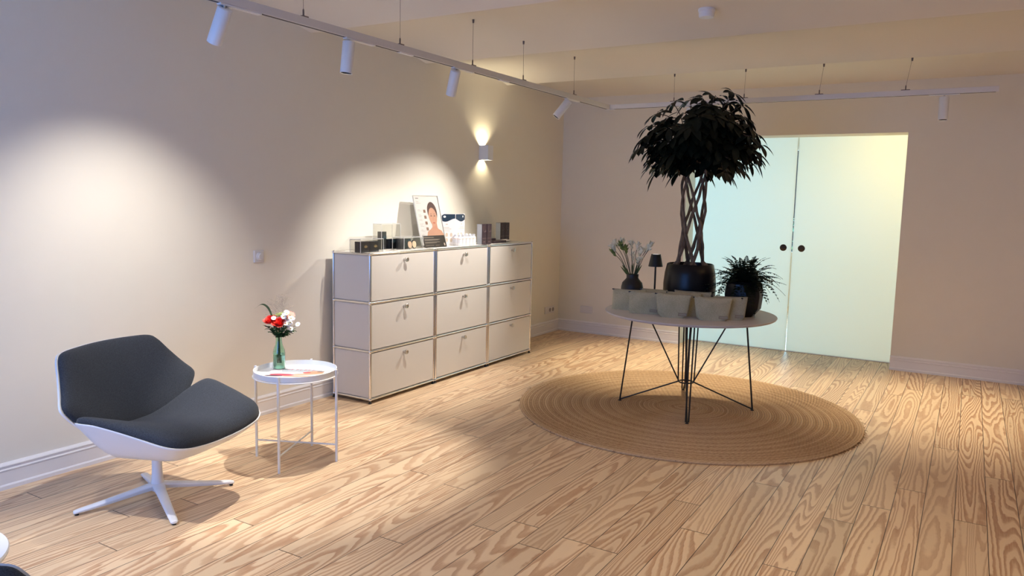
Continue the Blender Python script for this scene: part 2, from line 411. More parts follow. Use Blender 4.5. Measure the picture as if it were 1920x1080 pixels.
# ------------------------------------------------------------------ round table with wire legs
TC = Vector((2.325, 5.335)); TZ = .705
def round_table():
    t = thing('round_table', 'round table with pale top on crossed black wire legs', 'table', (TC.x, TC.y, .012))
    z1 = TZ-.012
    b = MB(); b.lathe([(.590, z1-.018), (.600, z1-.012), (.605, z1-.003), (.603, z1)], 128); b.done('tabletop', TABLETOP, t, angle=30)
    feet = [(-.473, -.159), (.470, .163), (.169, -.462), (-.154, .426)]
    rg = MB(); rows = []
    n = 40
    for i in range(n+1):
        a = 2*PI*i/n; rows.append((.052*math.cos(a), .052*math.sin(a), .178))
    rg.tube(rows, .0055, 8, False); rg.done('ring', BLACK, t)
    ft = []
    for i, (x, y) in enumerate(feet):
        d = Vector((x, y)).normalized(); R = .475; s = Vector((-d.y, d.x))
        foot = Vector((d.x*R, d.y*R, .006))
        lg = MB()
        # outer rod from the foot up to the top, inner rod from foot to ring and on to the top
        top = Vector((d.x*.40, d.y*.40, z1-.019))
        lg.tube([foot + Vector((s.x*.01, s.y*.01, .004)), Vector((top.x+s.x*.022, top.y+s.y*.022, top.z))], .0055, 8)
        lg.tube([foot - Vector((s.x*.01, s.y*.01, -.004)), Vector((top.x-s.x*.004, top.y-s.y*.004, top.z))], .0055, 8)
        ring = Vector((d.x*.056, d.y*.056, .178))
        lg.tube([foot + Vector((0, 0, .004)), ring, Vector((d.x*.062, d.y*.062, .2)), Vector((d.x*.30, d.y*.30, z1-.019))], .0052, 8)
        lg.tube([ring, Vector((d.x*.07+s.x*.02, d.y*.07+s.y*.02, z1-.019))], .0052, 8)
        l = lg.done('leg', BLACK, t)
        MB().lathe([(.012, 0), (.013, .003), (.010, .006)], 16, (foot.x, foot.y, 0)).done('foot_pad', RUBBER, l)
    return t
round_table()

# ------------------------------------------------------------------ cabinets
def rodpts(b, p, q, r=.0095): b.tube([p, q], r, 12)
def cabinet(label, y0, first):
    t = thing('cabinet', label, 'cabinet', (.062, y0, 0), 0, 'row of grey metal cabinets')
    Zs = [.03, .38, .73, 1.08]; D = .35; Wd = .75
    fr = MB()
    for z in Zs:
        for y in (0, Wd): rodpts(fr, (0, y, z), (D, y, z))
        for x in (0, D): rodpts(fr, (x, 0, z), (x, Wd, z))
    for x in (0, D):
        for y in (0, Wd): rodpts(fr, (x, y, .03), (x, y, 1.08))
    fr.done('frame', CHROME, t)
    jm = None
    for z in Zs:
        for x in (0, D):
            for y in (0, Wd):
                if jm is None:
                    j = MB().ball((0, 0, 0), .0135, 14).done('ball_joint', CHROME, t); jm = j
                else:
                    j = jm.copy(); C.objects.link(j)
                j.location = (x, y, z)
    for k in range(3):
        z0, z1 = Zs[k]+.011, Zs[k+1]-.011
        for y, s in ((.001, 1), (Wd-.001, -1)):
            MB().box(.011, D-.011, min(y, y+s*.004)-.002, max(y, y+s*.004)-.002, z0, z1).done('side_panel', CABM, t, smooth=False)
        MB().box(-.004, .0, .011, Wd-.011, z0, z1).done('back_panel', CABM, t, smooth=False)
        d = MB().box(D-.005, D+.005, .012, Wd-.012, z0+.002, z1-.002).done('door', CABM, t, smooth=False, bevel=.0015)
        # round knob with lock on the door
        kz = z1-.043; my = Wd/2-.005; R = Matrix.Translation((D+.005, my, kz)) @ Matrix.Rotation(PI/2, 4, 'Y')
        kb = MB(); kb.lathe([(.0095, 0), (.0085, .016), (.014, .020), (.0175, .025), (.0175, .034), (.0155, .036), (.009, .034), (.001, .034)], 28, mtx=R); kb.done('knob', STEEL, d)
    MB().box(.011, D-.011, .011, Wd-.011, 1.0775, 1.0855).done('top_panel', CABM, t, smooth=False, bevel=.001)
    MB().box(.011, D-.011, .011, Wd-.011, .026, .031).done('bottom_panel', CABM, t, smooth=False)
    for x in (0, D):
        for y in (0, Wd):
            MB().lathe([(.0128, 0), (.013, .006), (.008, .009), (.007, .022)], 16, (x, y, 0)).done('foot', BLACKPLASTIC, t)
    return t
CY = 4.061; CP = .7775
cabinet('grey metal three-drawer cabinet nearest the chair, one end panel showing', CY, True)
cabinet('grey metal three-drawer cabinet in the middle of the row', CY+CP, False)
cabinet('grey metal three-drawer cabinet nearest the room corner', CY+2*CP, False)
CT = 1.0865

# ------------------------------------------------------------------ lounge chair
def pad(b, outline, fn_top, fn_bot, c, rings, rings2):
    rows = []
    for s in rings: rows.append([fn_top(c+(p-c)*s, s) for p in outline])
    for s in rings2: rows.append([fn_bot(c+(p-c)*s, s) for p in outline])
    b.grid(rows, True, True, True)
def mirror(pts):
    return pts + [(-a, b) for a, b in reversed(pts) if abs(a) > 1e-6]
def lounge_chair(label, loc, rz):
    t = thing('lounge_chair', label, 'chair', loc, rz)
    so = [Vector((v, u, 0)) for v, u in mirror([(0, .405), (.15, .405), (.255, .392), (.318, .345), (.350, .24), (.376, .13), (.402, .02), (.402, -.040), (.36, -.080), (.26, -.115), (.15, -.13), (0, -.135)])]
    so = curve_pts(so, 132)
    def h(v, u):
        w = max(0, min(1, (abs(v)-.03)/.37)); fw = max(0, min(1, (u+.05)/.45))
        z = .350 + .137*w**1.7*(1-.66*fw**1.5) + .03*math.sin(PI*max(0, min(1, fw)))*.4 + .010*fw**2
        return z
    sc = Vector((0, .12, 0))
    def top(p, s): v, u = p.x, p.y; return Vector((u, v, h(v, u) + .006 + (.048 + .020*max(0, min(1, u/.3)))*(max(0, 1-s**7))**.45))
    def bot(p, s): v, u = p.x, p.y; return Vector((u, v, h(v, u) + .001 - .004*(1-s)))
    b = MB(); pad(b, so, top, bot, sc, [.01, .2, .4, .6, .75, .86, .93, .97, .99, 1.0], [.99, .9, .5, .01]); 
    cu = b.done('seat_cushion', FABRIC, t, angle=180)
    # moulded shell under the seat
    def sbot(p, s):
        v, u = p.x, p.y
        if s > .55: k = math.sin(PI/2*(1-s)/.45); e = h(*(( (p-sc)*(1/s)+sc).x, ((p-sc)*(1/s)+sc).y))
        else: k = 1; e = 0
        ze = e-.010 if e else 0
        zz = ze*(1-k) + .287*k if k < 1 else .287 - .010*(1-s/.55)
        return Vector((u, v, zz))
    def stop(p, s): v, u = p.x, p.y; return Vector((u, v, h(v, u)+.001 - .006*(1-min(1, s/1.0))))
    b = MB(); pad(b, so, stop, sbot, sc, [.01, .5, .9, 1.0, 1.012], [1.014, 1.0, .93, .85, .75, .65, .56, .54, .3, .01])
    b.done('seat_shell', WHITE, t, angle=60)
    # backrest
    bo = [Vector((v, w, 0)) for v, w in mirror([(0, .752), (.14, .750), (.252, .744), (.292, .718), (.328, .655), (.368, .59), (.398, .548), (.396, .518), (.356, .468), (.29, .41), (.215, .368), (.10, .352), (0, .35)])]
    bo = curve_pts(bo, 130)
    bc = Vector((0, .55, 0)); n = Vector((.876, 0, .482))
    def P(v, w): return Vector((-.105 - (w-.37)*.53 + 0.42*v*v - .02*math.cos(min(1, abs(v)/.4)*PI/2), v, w))
    def bt(p, s): return P(p.x, p.y) + n*(.006 + .042*(max(0, 1-s**7))**.45)
    def bb(p, s): return P(p.x, p.y) + n*(.001)
    b = MB(); pad(b, bo, bt, bb, bc, [.01, .2, .4, .6, .75, .86, .93, .97, .99, 1.0], [.99, .9, .5, .01]); b.done('back_cushion', FABRIC, t, angle=180)
    def st(p, s): return P(p.x, p.y) + n*(.001)
    def sb(p, s): return P(p.x, p.y) - n*(.010 + .012*(1-s))
    b = MB(); pad(b, bo, st, sb, bc, [.01, .5, 1.0, 1.018], [1.02, 1.0, .7, .3, .01]); b.done('back_shell', WHITE, t, angle=60)
    # neck joining both shells behind
    b = MB(); rows = []
    for k in range(9):
        q = k/8; rows.append([Vector((.02-.175*q-.02*q*q + .012*math.sin(a)*1., .13*math.cos(a)*(1-.15*q), .290+.13*q**1.8 + .012*math.sin(a)*.8)) for a in [2*PI*i/20 for i in range(20)]])
    b.grid(rows, True, True, True); b.done('shell_neck', WHITE, t, angle=180)
    # pedestal: column and four-star base
    b = MB(); b.lathe([(.030, .05), (.031, .07), (.027, .10), (.0235, .15), (.0225, .22), (.024, .272), (.05, .280), (.05, .286)], 32); b.done('column', WHITE, t)
    tips = []
    for k in range(4):
        a = math.radians(-36.2+90*k)
        d = Vector((math.cos(a), math.sin(a), 0)); s = Vector((-d.y, d.x, 0)); rows = []
        for q in [0, .08, .2, .4, .6, .8, .93, .985, 1.0]:
            r = .005 + .355*q; w = .026 - .008*q + (.004 if q < .1 else 0); zt = .066*(1-q)**1.15 + .024; zb = zt - (.030 - .014*q)
            if q == 1.0: w *= .55
            if q > .97: zt -= .003
            rows.append([d*r + s*w*.6 + Vector((0, 0, zt)), d*r - s*w*.6 + Vector((0, 0, zt)), d*r - s*w + Vector((0, 0, zt-.006)), d*r - s*w*.75 + Vector((0, 0, zb)), d*r + s*w*.75 + Vector((0, 0, zb)), d*r + s*w + Vector((0, 0, zt-.006))])
        b = MB(); b.grid(rows, True, True, True); lg = b.done('leg', WHITE, t, bevel=.003, angle=50)
        MB().lathe([(.008, 0), (.009, .003), (.008, .012)], 16, (d.x*.347, d.y*.345, 0)).done('glide', RUBBER, lg)
    return t
CHR = math.radians(13)
lounge_chair('dark grey lounge chair with white shell beside the tray table', (.74, 2.167, 0), CHR)

# ------------------------------------------------------------------ tray side table
def side_table(label, loc, rz, R=.225, H=.523):
    t = thing('side_table', label, 'table', loc, rz)
    b = MB(); b.lathe([(.001, H-.032), (R-.004, H-.032), (R, H-.028), (R+.001, H), (R-.002, H), (R-.003, H-.027), (.001, H-.028)], 96); b.done('tray', WHITE, t, angle=40)
    ring = MB(); n = 64; pts = [((R+.0035)*math.cos(2*PI*i/n), (R+.0035)*math.sin(2*PI*i/n), H-.034) for i in range(n+1)]
    ring.tube(pts, .0035, 6, False); ring.done('ring', WHITE, t)
    for k in range(4):
        a = PI/2*k; d = Vector((math.cos(a), math.sin(a), 0)); lg = MB()
        lg.tube([d*(R+.010) + Vector((0, 0, .0)), d*(R+.010) + Vector((0, 0, H+.004))], .0075, 12); lg.done('leg', WHITE, t, angle=60)
    cb = MB()
    cb.tube([(-(R+.01), 0, .098), (R+.01, 0, .098)], .005, 8); cb.tube([(0, -(R+.01), .092), (0, R+.01, .092)], .005, 8); cb.done('cross_brace', WHITE, t)
    return t
ST = Vector((.853, 2.950)); SR = math.radians(24.5)
side_table('white metal tray table between the lounge chair and cabinets', (ST.x, ST.y, 0), SR)
TRZ = .4955

def magazine():
    t = thing('magazine', 'magazine with a pinkish cover picture lying on the white tray', 'magazine', (.885, 2.935, TRZ), math.radians(27))
    b = MB(); b.box(-.165, .165, -.100, .100, 0, .006); b.done('pages', PAPER, t, smooth=False)
    def blob(cx, cy, rx, ry, ang=0., z=.0064, n=22):
        return [(cx+rx*math.cos(i*2*PI/n)*math.cos(ang)-ry*math.sin(i*2*PI/n)*math.sin(ang), cy+rx*math.cos(i*2*PI/n)*math.sin(ang)+ry*math.sin(i*2*PI/n)*math.cos(ang), z) for i in range(n)]
    def pr(name, m, pts): b = MB(); b.face(pts); b.done(name, m, t, smooth=False)
    pr('cover_sky', mat('print_pale_blue', (.36, .40, .44), .6), [(-.10, .02, .0062), (.10, .02, .0062), (.12, .095, .0062), (-.12, .095, .0062)])
    pr('cover_towel', PAPER, blob(-.03, -.01, .05, .04, .1, .0063))
    pr('cover_arm', SKIN2, blob(.06, -.01, .095, .020, .35))
    pr('cover_body', mat('print_tan', (.50, .28, .17), .6, var=.05), blob(.085, .035, .050, .032, .2, .0065))
    pr('cover_leg', SKIN2, blob(.035, -.065, .10, .016, .12, .0066))
    pr('cover_dress', mat('print_pink', (.42, .06, .10), .6), blob(-.075, -.045, .068, .024, .05, .0067))
    pr('cover_scarf', mat('print_coral', (.55, .10, .10), .6), blob(.045, .022, .022, .017, .3, .0068))
    pr('cover_hair', mat('print_brown_hair', (.16, .07, .04), .6), blob(.115, .055, .022, .010, .3, .0069))
    pr('cover_shadow', mat('print_mauve', (.08, .04, .06), .6), blob(-.11, -.075, .05, .012, .05, .0068))
    b = MB()
    for i, x in enumerate((-.085, -.062, -.036, -.012, .012, .036, .058)):
        b.box(x, x+.004, .070, .094, .0063, .0069)
        if i % 2 == 0: b.box(x, x+.014, .090, .094, .0063, .0069); b.box(x, x+.012, .080, .083, .0063, .0069)
        else: b.box(x-.006, x+.010, .090, .094, .0063, .0069)
    b.done('cover_title', mat('print_title', (.40, .10, .16), .6), t, smooth=False)
magazine()

# bouquet in a green bottle
def bouquet():
    bx, by = .705, 2.965; z0 = TRZ
    BX, BY = bx, by
    v = thing('bottle_vase', 'green glass bottle holding the bright bouquet on the tray', 'vase', (BX, BY, z0))
    b = MB(); b.lathe([(.001, .0), (.030, .0), (.034, .004), (.034, .095), (.031, .115), (.020, .145), (.017, .165), (.0175, .185), (.020, .190), (.0185, .191), (.0150, .186), (.0150, .165), (.018, .145), (.0285, .114), (.0315, .095), (.0315, .010), (.028, .006), (.001, .006)], 40)
    b.done('bottle', BOTTLEG, v, angle=60)
    MB().lathe([(.001, .0065), (.028, .0066), (.0312, .0105), (.0312, .09), (.001, .09)], 32).done('water', WATER, v, angle=60)
    random.seed(5)
    top = Vector((0, 0, .185))
    RTv = Vector((RT.x, RT.y, 0)).normalized(); TO = Vector((-F.x, -F.y, 0)).normalized()
    def root(): return Vector((random.uniform(-.007, .007), random.uniform(-.007, .007), .04))
    def stemmed(name, label, cat, head, mk, group=None, r=.0018, sm=GREEN):
        t = thing(name, label, cat, (BX, BY, z0), 0, group)
        p0 = root(); pm = Vector((p0.x*.5, p0.y*.5, .17)); head = Vector(head)
        s = MB(); s.tube(curve_pts([p0, pm, (pm+head)/2 + Vector((0, 0, .012)), head], 12, False), r, 5); s.done('stem', sm, t)
        mk(t, head, (head-pm).normalized()); return t
    def at(dx, dz, dd): return RTv*dx + TO*dd + Vector((0, 0, dz))
    def rose(t, h, d):
        b = MB(); Rm = rot_to((d + TO*.5 + Vector((0,0,.3))).normalized())
        for k in range(26):
            lay = k/26; a = k*2.4; r0_ = .005+.029*lay; H = .046 - .016*lay
            rows = []
            for i in range(5):
                q = i/4; rr = r0_*(.35+.75*q**.6) + (.010*lay*q*q)
                rows.append([h + Rm @ Vector((rr*math.cos(a+w*(.9)*math.sin(PI*(.25+.7*q))), rr*math.sin(a+w*.9*math.sin(PI*(.25+.7*q))), H*q - .012 - (.004*lay if q > .9 else 0))) for w in (-1, -.5, 0, .5, 1)])
            b.grid(rows)
        b.done('blossom', ROSE, t, angle=180)
    stemmed('red_rose', 'red rose at the left of the bouquet', 'flower', at(-.036, .280, .02), rose, 'red roses in the green bottle', .0025)
    stemmed('red_rose', 'red rose lower and nearer the middle of the bouquet', 'flower', at(.016, .268, .035), rose, 'red roses in the green bottle', .0025)
    def daisy(t, h, d, r=.0135, m=DAISY, n=11, c=YELLOW, w=.0075):
        b = MB(); nn = (d*.4 + TO*.9 + Vector((random.uniform(-.5, .5), random.uniform(-.5, .5), .5))).normalized(); Rm = rot_to(nn)
        for k in range(n):
            a = 2*PI*k/n; dd = Rm @ Vector((math.cos(a), math.sin(a), .15)); b.leaf(h + dd*.002, dd, nn, r, w, 0, 3, .1)
        b.done('petals', m, t, angle=180)
        MB().ball(h + nn*.0015, .0035, 8, (1, 1, 1)).done('centre', c, t)
    for k in range(26):
        dx = .066 + random.gauss(0, .022); dz = .274 + random.gauss(0, .024)
        stemmed('white_daisy', 'small white daisy in the right half of the bouquet', 'flower', at(dx, dz, random.uniform(-.01, .05)), daisy, 'white daisies in the bouquet', .0009)
    def gerb(t, h, d): daisy(t, h, d + Vector((0, 0, .6)), .027, CORAL, 18, BUD, .008)
    stemmed('coral_flower', 'coral pink flower above the white daisies', 'flower', at(.072, .315, .02), gerb)
    def lime(t, h, d):
        b = MB()
        for k in range(36): b.ball(h + Vector((random.gauss(0, .011), random.gauss(0, .011), random.gauss(0, .004))), .0035, 6)
        b.done('florets', LIME, t)
    for i, (dx, dz) in enumerate(((.022, .322), (-.002, .314), (.042, .325))):
        stemmed('lime_filler', ['yellow green filler bloom above the gap between the roses', 'yellow green filler bloom above the left red rose', 'yellow green filler bloom beside the coral flower'][i], 'flower', at(dx, dz, 0), lime, 'yellow green filler blooms', .0012)
    def sprig(t, h, d):
        b = MB(); p0 = Vector((0, 0, .175))
        for k in range(16):
            q = .25 + .75*k/15; p = p0.lerp(h, q); a = random.uniform(0, 2*PI); dd = (d + Vector((math.cos(a), math.sin(a), random.uniform(-.4, .3)))*1.1)
            b.leaf(p, dd, (0, 0, 1), random.uniform(.026, .040), .017, .25, 4)
        b.done('leaves', GREEN, t, angle=180)
    for i, (dx, dz, dd) in enumerate(((-.055, .245, .02), (.02, .225, .05), (.055, .215, .03), (.085, .235, .02), (-.01, .24, .05), (.03, .245, -.03), (.07, .225, .0), (-.03, .225, .03), (.045, .235, .05))):
        stemmed('leafy_sprig', 'dark green leafy sprig under the bouquet blossoms', 'foliage', at(dx, dz, dd), sprig, 'leafy sprigs in the bouquet', .0016)
    # curling blade of grass to the left
    t = thing('curled_leaf', 'long curled green leaf arching left from the bouquet', 'foliage', (BX, BY, z0))
    c = curve_pts([at(0, .19, 0), at(-.035, .30, .0), at(-.060, .355, 0), at(-.095, .372, 0), at(-.135, .345, 0)], 24, False); b = MB(); rows = []
    for i, p in enumerate(c):
        q = i/(len(c)-1); w = .007*math.sin(PI*(q*.9+.08)); wd = (TO*.5 + RTv*.7 + Vector((0, 0, .6)))*w*1.2; rows.append([p - wd, p + TO*.002, p + wd])
    b.grid(rows); b.done('blade', GREEN, t, angle=180)
    # airy grass
    t = thing('grass_spray', 'airy brown grass panicle rising above the bouquet', 'foliage', (BX, BY, z0)); b = MB()
    for k in range(4):
        tip = at(random.uniform(-.05, .07), random.uniform(.36, .46), random.uniform(-.03, .03)); base = at(.0, .2, 0)
        st = curve_pts([base, (base+tip)/2 + at(random.uniform(-.01, .01), 0, 0), tip], 14, False); b.tube(st, .0007, 4)
        for i in range(20):
            q = random.uniform(.45, .98); p = base.lerp(tip, q); e = p + at(random.uniform(-.085, .085), random.uniform(-.01, .06), random.uniform(-.04, .04))*(1.25-q)*1.5
            b.tube([p, (p+e)/2 + Vector((0, 0, .006)), e], .0004, 3); b.ball(e, .0011, 5)
    b.done('panicle', GRASS, t)
bouquet()

# ------------------------------------------------------------------ things on the round table
def tree():
    t = thing('potted_tree', 'tall umbrella tree with braided trunk in a black pot', 'plant', (2.262, 5.50, TZ))
    b = MB(); b.lathe([(.001, 0), (.165, 0), (.178, .010), (.190, .10), (.192, .19), (.184, .27), (.170, .335), (.162, .340), (.160, .33), (.165, .27), (.165, .26), (.001, .26)], 64); b.done('pot', POTBLACK, t, angle=60)
    MB().lathe([(.001, .315), (.08, .318), (.160, .308), (.160, .30), (.001, .30)], 32).done('soil', SOIL, t)
    tr = MB(); random.seed(2)
    for sgn in (1, -1):
        for k in range(4):
            ph = 2*PI*k/4 + (.3 if sgn > 0 else .75); pts = []; rad = []
            for i in range(33):
                q = i/32*1.3; z = .30 + .66*q; R = .090 - .014*math.sin(PI*q) + (.02 if q < .06 else 0) + .006*mnoise.noise(Vector((k*3+sgn, q*5, 0)))
                R += (.006 if sgn > 0 else -.004)*math.cos(q*9)
                a = ph + sgn*q*2.5
                pts.append((R*math.cos(a)+.008*mnoise.noise(Vector((k, q*7, sgn))), R*math.sin(a)+.008*mnoise.noise(Vector((k+9, q*7, sgn))), z)); rad.append(.0135 - .004*q + .003*mnoise.noise(Vector((k, q*14, sgn*4))) + (.006*(1-q/.08) if q < .08 else 0))
            tr.tube(pts, rad, 9)
    # limbs in the crown
    heads = []
    CC = Vector((.035, .0, 1.225))
    random.seed(21)
    for k in range(175):
        a = random.uniform(0, 2*PI); ct = random.uniform(-.85, 1); st = math.sqrt(1-ct*ct); rr = random.uniform(.62, 1.0)
        p = CC + Vector((.40*st*math.cos(a)*rr, .37*st*math.sin(a)*rr, (.27 if ct > 0 else .22)*ct*rr))
        p.z -= .36*max(0, (Vector((p.x-.035, p.y)).length-.27))
        heads.append(p)
    rt = Vector((RT.x, RT.y, 0)).normalized()
    for dx, z in ((.245, 1.575), (.30, 1.50), (.19, 1.52), (.33, 1.40), (.40, 1.30), (.44, 1.22), (.43, 1.16), (.37, 1.10), (-.40, 1.26), (-.40, 1.18), (-.32, 1.10), (-.33, 1.05), (-.30, 1.02), (-.20, 1.50), (-.08, 1.53), (.04, 1.52), (.10, 1.55), (-.31, 1.42), (-.38, 1.34), (.20, 1.02), (.28, 1.05), (-.12, 1.01), (.05, 1.02)):
        p = rt*dx; heads.append(Vector((p.x+.02, p.y+random.uniform(-.06, .06), z)))
    lf = MB()
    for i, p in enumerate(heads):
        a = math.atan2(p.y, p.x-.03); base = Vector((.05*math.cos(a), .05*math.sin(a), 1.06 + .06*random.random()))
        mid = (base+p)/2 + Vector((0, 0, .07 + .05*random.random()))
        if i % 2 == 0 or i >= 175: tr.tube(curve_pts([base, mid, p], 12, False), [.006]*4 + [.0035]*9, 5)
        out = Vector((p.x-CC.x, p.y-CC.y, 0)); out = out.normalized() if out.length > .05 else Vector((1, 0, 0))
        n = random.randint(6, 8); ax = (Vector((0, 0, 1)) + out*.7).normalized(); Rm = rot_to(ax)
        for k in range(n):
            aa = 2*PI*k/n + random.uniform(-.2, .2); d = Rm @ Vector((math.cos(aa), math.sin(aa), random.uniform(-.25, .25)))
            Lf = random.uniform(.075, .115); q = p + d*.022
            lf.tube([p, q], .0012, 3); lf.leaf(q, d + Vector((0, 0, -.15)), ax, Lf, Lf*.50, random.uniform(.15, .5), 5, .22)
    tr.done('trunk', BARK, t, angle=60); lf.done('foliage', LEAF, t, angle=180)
tree()
def fern():
    t = thing('potted_fern', 'bushy fern in a faceted black pot at the table\'s right', 'plant', (2.685, 5.405, TZ), .3)
    b = MB(); b.lathe([(.001, 0), (.075, 0), (.125, .06), (.135, .15), (.125, .235), (.105, .25), (.100, .243), (.118, .22), (.118, .20), (.001, .20)], 9); b.done('pot', POTBLACK, t, angle=20, bevel=.006)
    MB().lathe([(.001, .225), (.115, .22), (.115, .21), (.001, .21)], 20).done('soil', SOIL, t)
    random.seed(8); f = MB()
    for k in range(92):
        a = 2*PI*k/92*3.0 + random.uniform(-.3, .3); out = random.uniform(.13, .30); hgt = random.uniform(.05, .25)*(1.25-out/.42); drop = random.uniform(.0, .26)*(out/.3)
        d = Vector((math.cos(a), math.sin(a), 0)); p0 = Vector((.02*math.cos(a), .02*math.sin(a), .22)); p1 = p0 + d*out*.45 + Vector((0, 0, hgt)); p2 = p0 + d*out + Vector((0, 0, hgt*1.05-drop))
        if k % 13 == 0: p2 = p0 + d*out*.50 + Vector((0, 0, .20)); p1 = p0 + d*out*.1 + Vector((0, 0, .17))
        n = 17; pts = []
        for i in range(n+1):
            q = i/n; pts.append(p0*(1-q)**2 + p1*2*q*(1-q) + p2*q*q)
        f.tube(pts, .0011, 3)
        s = d.cross(Vector((0, 0, 1)))
        for i in range(2, n):
            q = i/n; w = .044*math.sin(PI*(q*.85+.12)); tg = (pts[i+1]-pts[i-1]).normalized()
            for sg in (-1, 1):
                dd = s*sg + tg*.35 + Vector((random.uniform(-.2, .2), random.uniform(-.2, .2), random.uniform(-.3, .2))); f.leaf(pts[i], dd, s.cross(tg), w*.66, .013, .1, 3, .1)
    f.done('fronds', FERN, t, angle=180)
fern()
def freesia_vase():
    vx, vy = 1.885, 5.31
    v = thing('black_vase', 'small matt black vase with a short neck, left on the round table', 'vase', (vx, vy, TZ))
    MB().lathe([(.001, 0), (.055, 0), (.066, .01), (.080, .09), (.082, .15), (.074, .185), (.050, .212), (.044, .222), (.046, .248), (.042, .248), (.040, .222), (.001, .20)], 40).done('body', mat('matt_black_vase', (.009, .009, .010), .5), v, angle=60)
    random.seed(12)
    rt = Vector((RT.x, RT.y, 0)).normalized(); to = Vector((-F.x, -F.y, 0)).normalized()
    spec = [(-.155, .44, 0), (-.145, .40, 1), (-.13, .47, 0), (-.10, .46, 1), (-.085, .48, 0), (-.03, .47, 0), (-.06, .43, 1), (.02, .455, 0), (.0, .38, 0), (.06, .42, 0), (.10, .44, 0), (.125, .46, 1), (.04, .35, 0)]
    fl = ['green-budded freesia leaning furthest left out of the black vase', 'green-budded freesia just right of the leftmost, lower one', 'cream freesia rising at upper left, third from the left', 'green-budded freesia fourth from the left in the vase',
          'tall cream freesia left of centre, topmost in the vase', 'cream freesia near the centre of the fan, upright', 'green-tinged freesia between the tall left ones, lower bloom', 'cream freesia just right of the vase\'s centre line', 'short cream freesia low in the middle of the fan',
          'cream freesia second from the right, below the outer one', 'cream freesia leaning right, next to the outermost', 'cream freesia leaning furthest right toward the black lamp', 'shortest cream freesia low at the right of the fan']
    for dx, z, gr in spec:
        t = thing('freesia', fl.pop(0), 'flower', (vx, vy, TZ), 0, 'cream freesias in the black vase')
        tip = rt*dx + to*random.uniform(-.06, .06) + Vector((0, 0, z)); p0 = Vector((tip.x*.12, tip.y*.12, .215)); mid = p0.lerp(tip, .5) + Vector((0, 0, .03)); 
        c = curve_pts([p0, mid, tip], 14, False); MB().tube(c, .0022, 5).done('stem', DSTEM, t)
        b = MB(); d = (tip-mid).normalized()
        for j in range(4):
            q = tip - d*.012*j + Vector((random.uniform(-.008, .008), random.uniform(-.008, .008), 0)); ax = (d + Vector((random.uniform(-.6, .6), random.uniform(-.6, .6), .3))).normalized(); Rm = rot_to(ax)
            for k in range(5):
                a = 2*PI*k/5; dd = Rm @ Vector((math.cos(a)*.55, math.sin(a)*.55, 1)); b.leaf(q, dd, ax, (.046 if j < 3 else .03), .018, -.05, 3, .3)
        b.done('blossom', BUD if gr and dx < -.05 else PETAL, t, angle=180)
        if random.random() < .7: 
            l = MB(); l.leaf(p0, (tip-p0).normalized() + Vector((random.uniform(-.3, .3), random.uniform(-.3, .3), 0)), to, .13, .012, .1, 5); l.done('leaf', STEM, t, angle=180)
freesia_vase()
def table_lamp():
    t = thing('table_lamp', 'slim black cordless lamp between the vase and tree', 'lamp', (1.955, 5.60, TZ))
    MB().lathe([(.001, 0), (.050, 0), (.051, .010), (.048, .013), (.001, .014)], 40).done('base', BLACK, t)
    MB().lathe([(.007, .013), (.007, .335)], 14).done('pole', BLACK, t)
    MB().lathe([(.056, .292), (.036, .388), (.034, .388), (.054, .292)], 40, cap=False).done('shade', BLACK, t)
    MB().lathe([(.001, .384), (.034, .384), (.034, .386), (.001, .386)], 30).done('diffuser', mat('lamp_diffuser', (.9, .9, .9), .5, emit=(1, .97, .92), estr=1.2), t)
table_lamp()

def pouch(label, x, y, w, hh, ang, cut=.0, flare=.0, lab=True):
    t = thing('linen_pouch', label, 'pouch', (x, y, TZ), ang, 'linen pouches on the round table')
    n = 22; rows = []; m = 15
    random.seed(int(x*1000))
    sd = random.random()*9
    for j in range(m):
        q = j/(m-1); z = hh*q; row = []
        hw = w/2*(1 - flare*(1-q)*.5) 
        if q < .13: hw -= cut*(1-q/.13)
        th = .036*(1-q)**.75 + .004
        if j == m-1: th = .003
        for i in range(n):
            a = 2*PI*i/n; cx = math.copysign(abs(math.cos(a))**.55, math.cos(a)); cy = math.copysign(abs(math.sin(a))**.8, math.sin(a))
            wv = .004*mnoise.noise(Vector((cx*2+sd, q*3, cy)))
            sag = -.006*(1-cx*cx)*q*q
            row.append(Vector((hw*cx, th*cy + wv*3*(q) + .0, z + sag + (.0 if q < .9 else .004*mnoise.noise(Vector((cx*3+sd, 1, 2)))))))
        rows.append(row)
    b = MB(); b.grid(rows, True, True, True); b.done('body', LINEN, t, angle=60)
    z = hh-.004
    zp = MB(); zp.tube([(-w/2+.004, .010*mnoise.noise(Vector((-2+sd, 3, 0))), z), (0, .012*mnoise.noise(Vector((sd, 3, 0))), z-.002), (w/2-.004, .012*mnoise.noise(Vector((2+sd, 3, 0))), z)], .0028, 5); zz = zp.done('zipper', LABELG, t)
    MB().box(-w/2-.006, -w/2+.012, -.002, .002, hh-.010, hh-.002).done('zip_pull', BLACK, zz, smooth=False)
    if lab:
        q = .22; th = (.036*(1-q)**.75+.004)*.93+.0015; q2 = .34; th2 = (.036*(1-q2)**.75+.004)*.93+.0015; x0, x1 = w*.16, w*.40
        lb = MB(); lb.grid([[(x0, -th-.006, hh*.10), (x1, -th-.005, hh*.10)], [(x0, -th2-.008, hh*.23), (x1, -th2-.007, hh*.23)]]); o = lb.done('label', LABELG, t, smooth=False)
        l2 = MB(); l2.grid([[(x0+.006, -th-.0065, hh*.150), (x1-.006, -th-.0055, hh*.150)], [(x0+.006, -th2-.0095, hh*.185), (x1-.006, -th2-.0085, hh*.185)]]); l2.done('label_print', mat('label_print', (.42, .36, .25), .7), o, smooth=False)
    return t
FA = math.atan2(RT.y, RT.x)
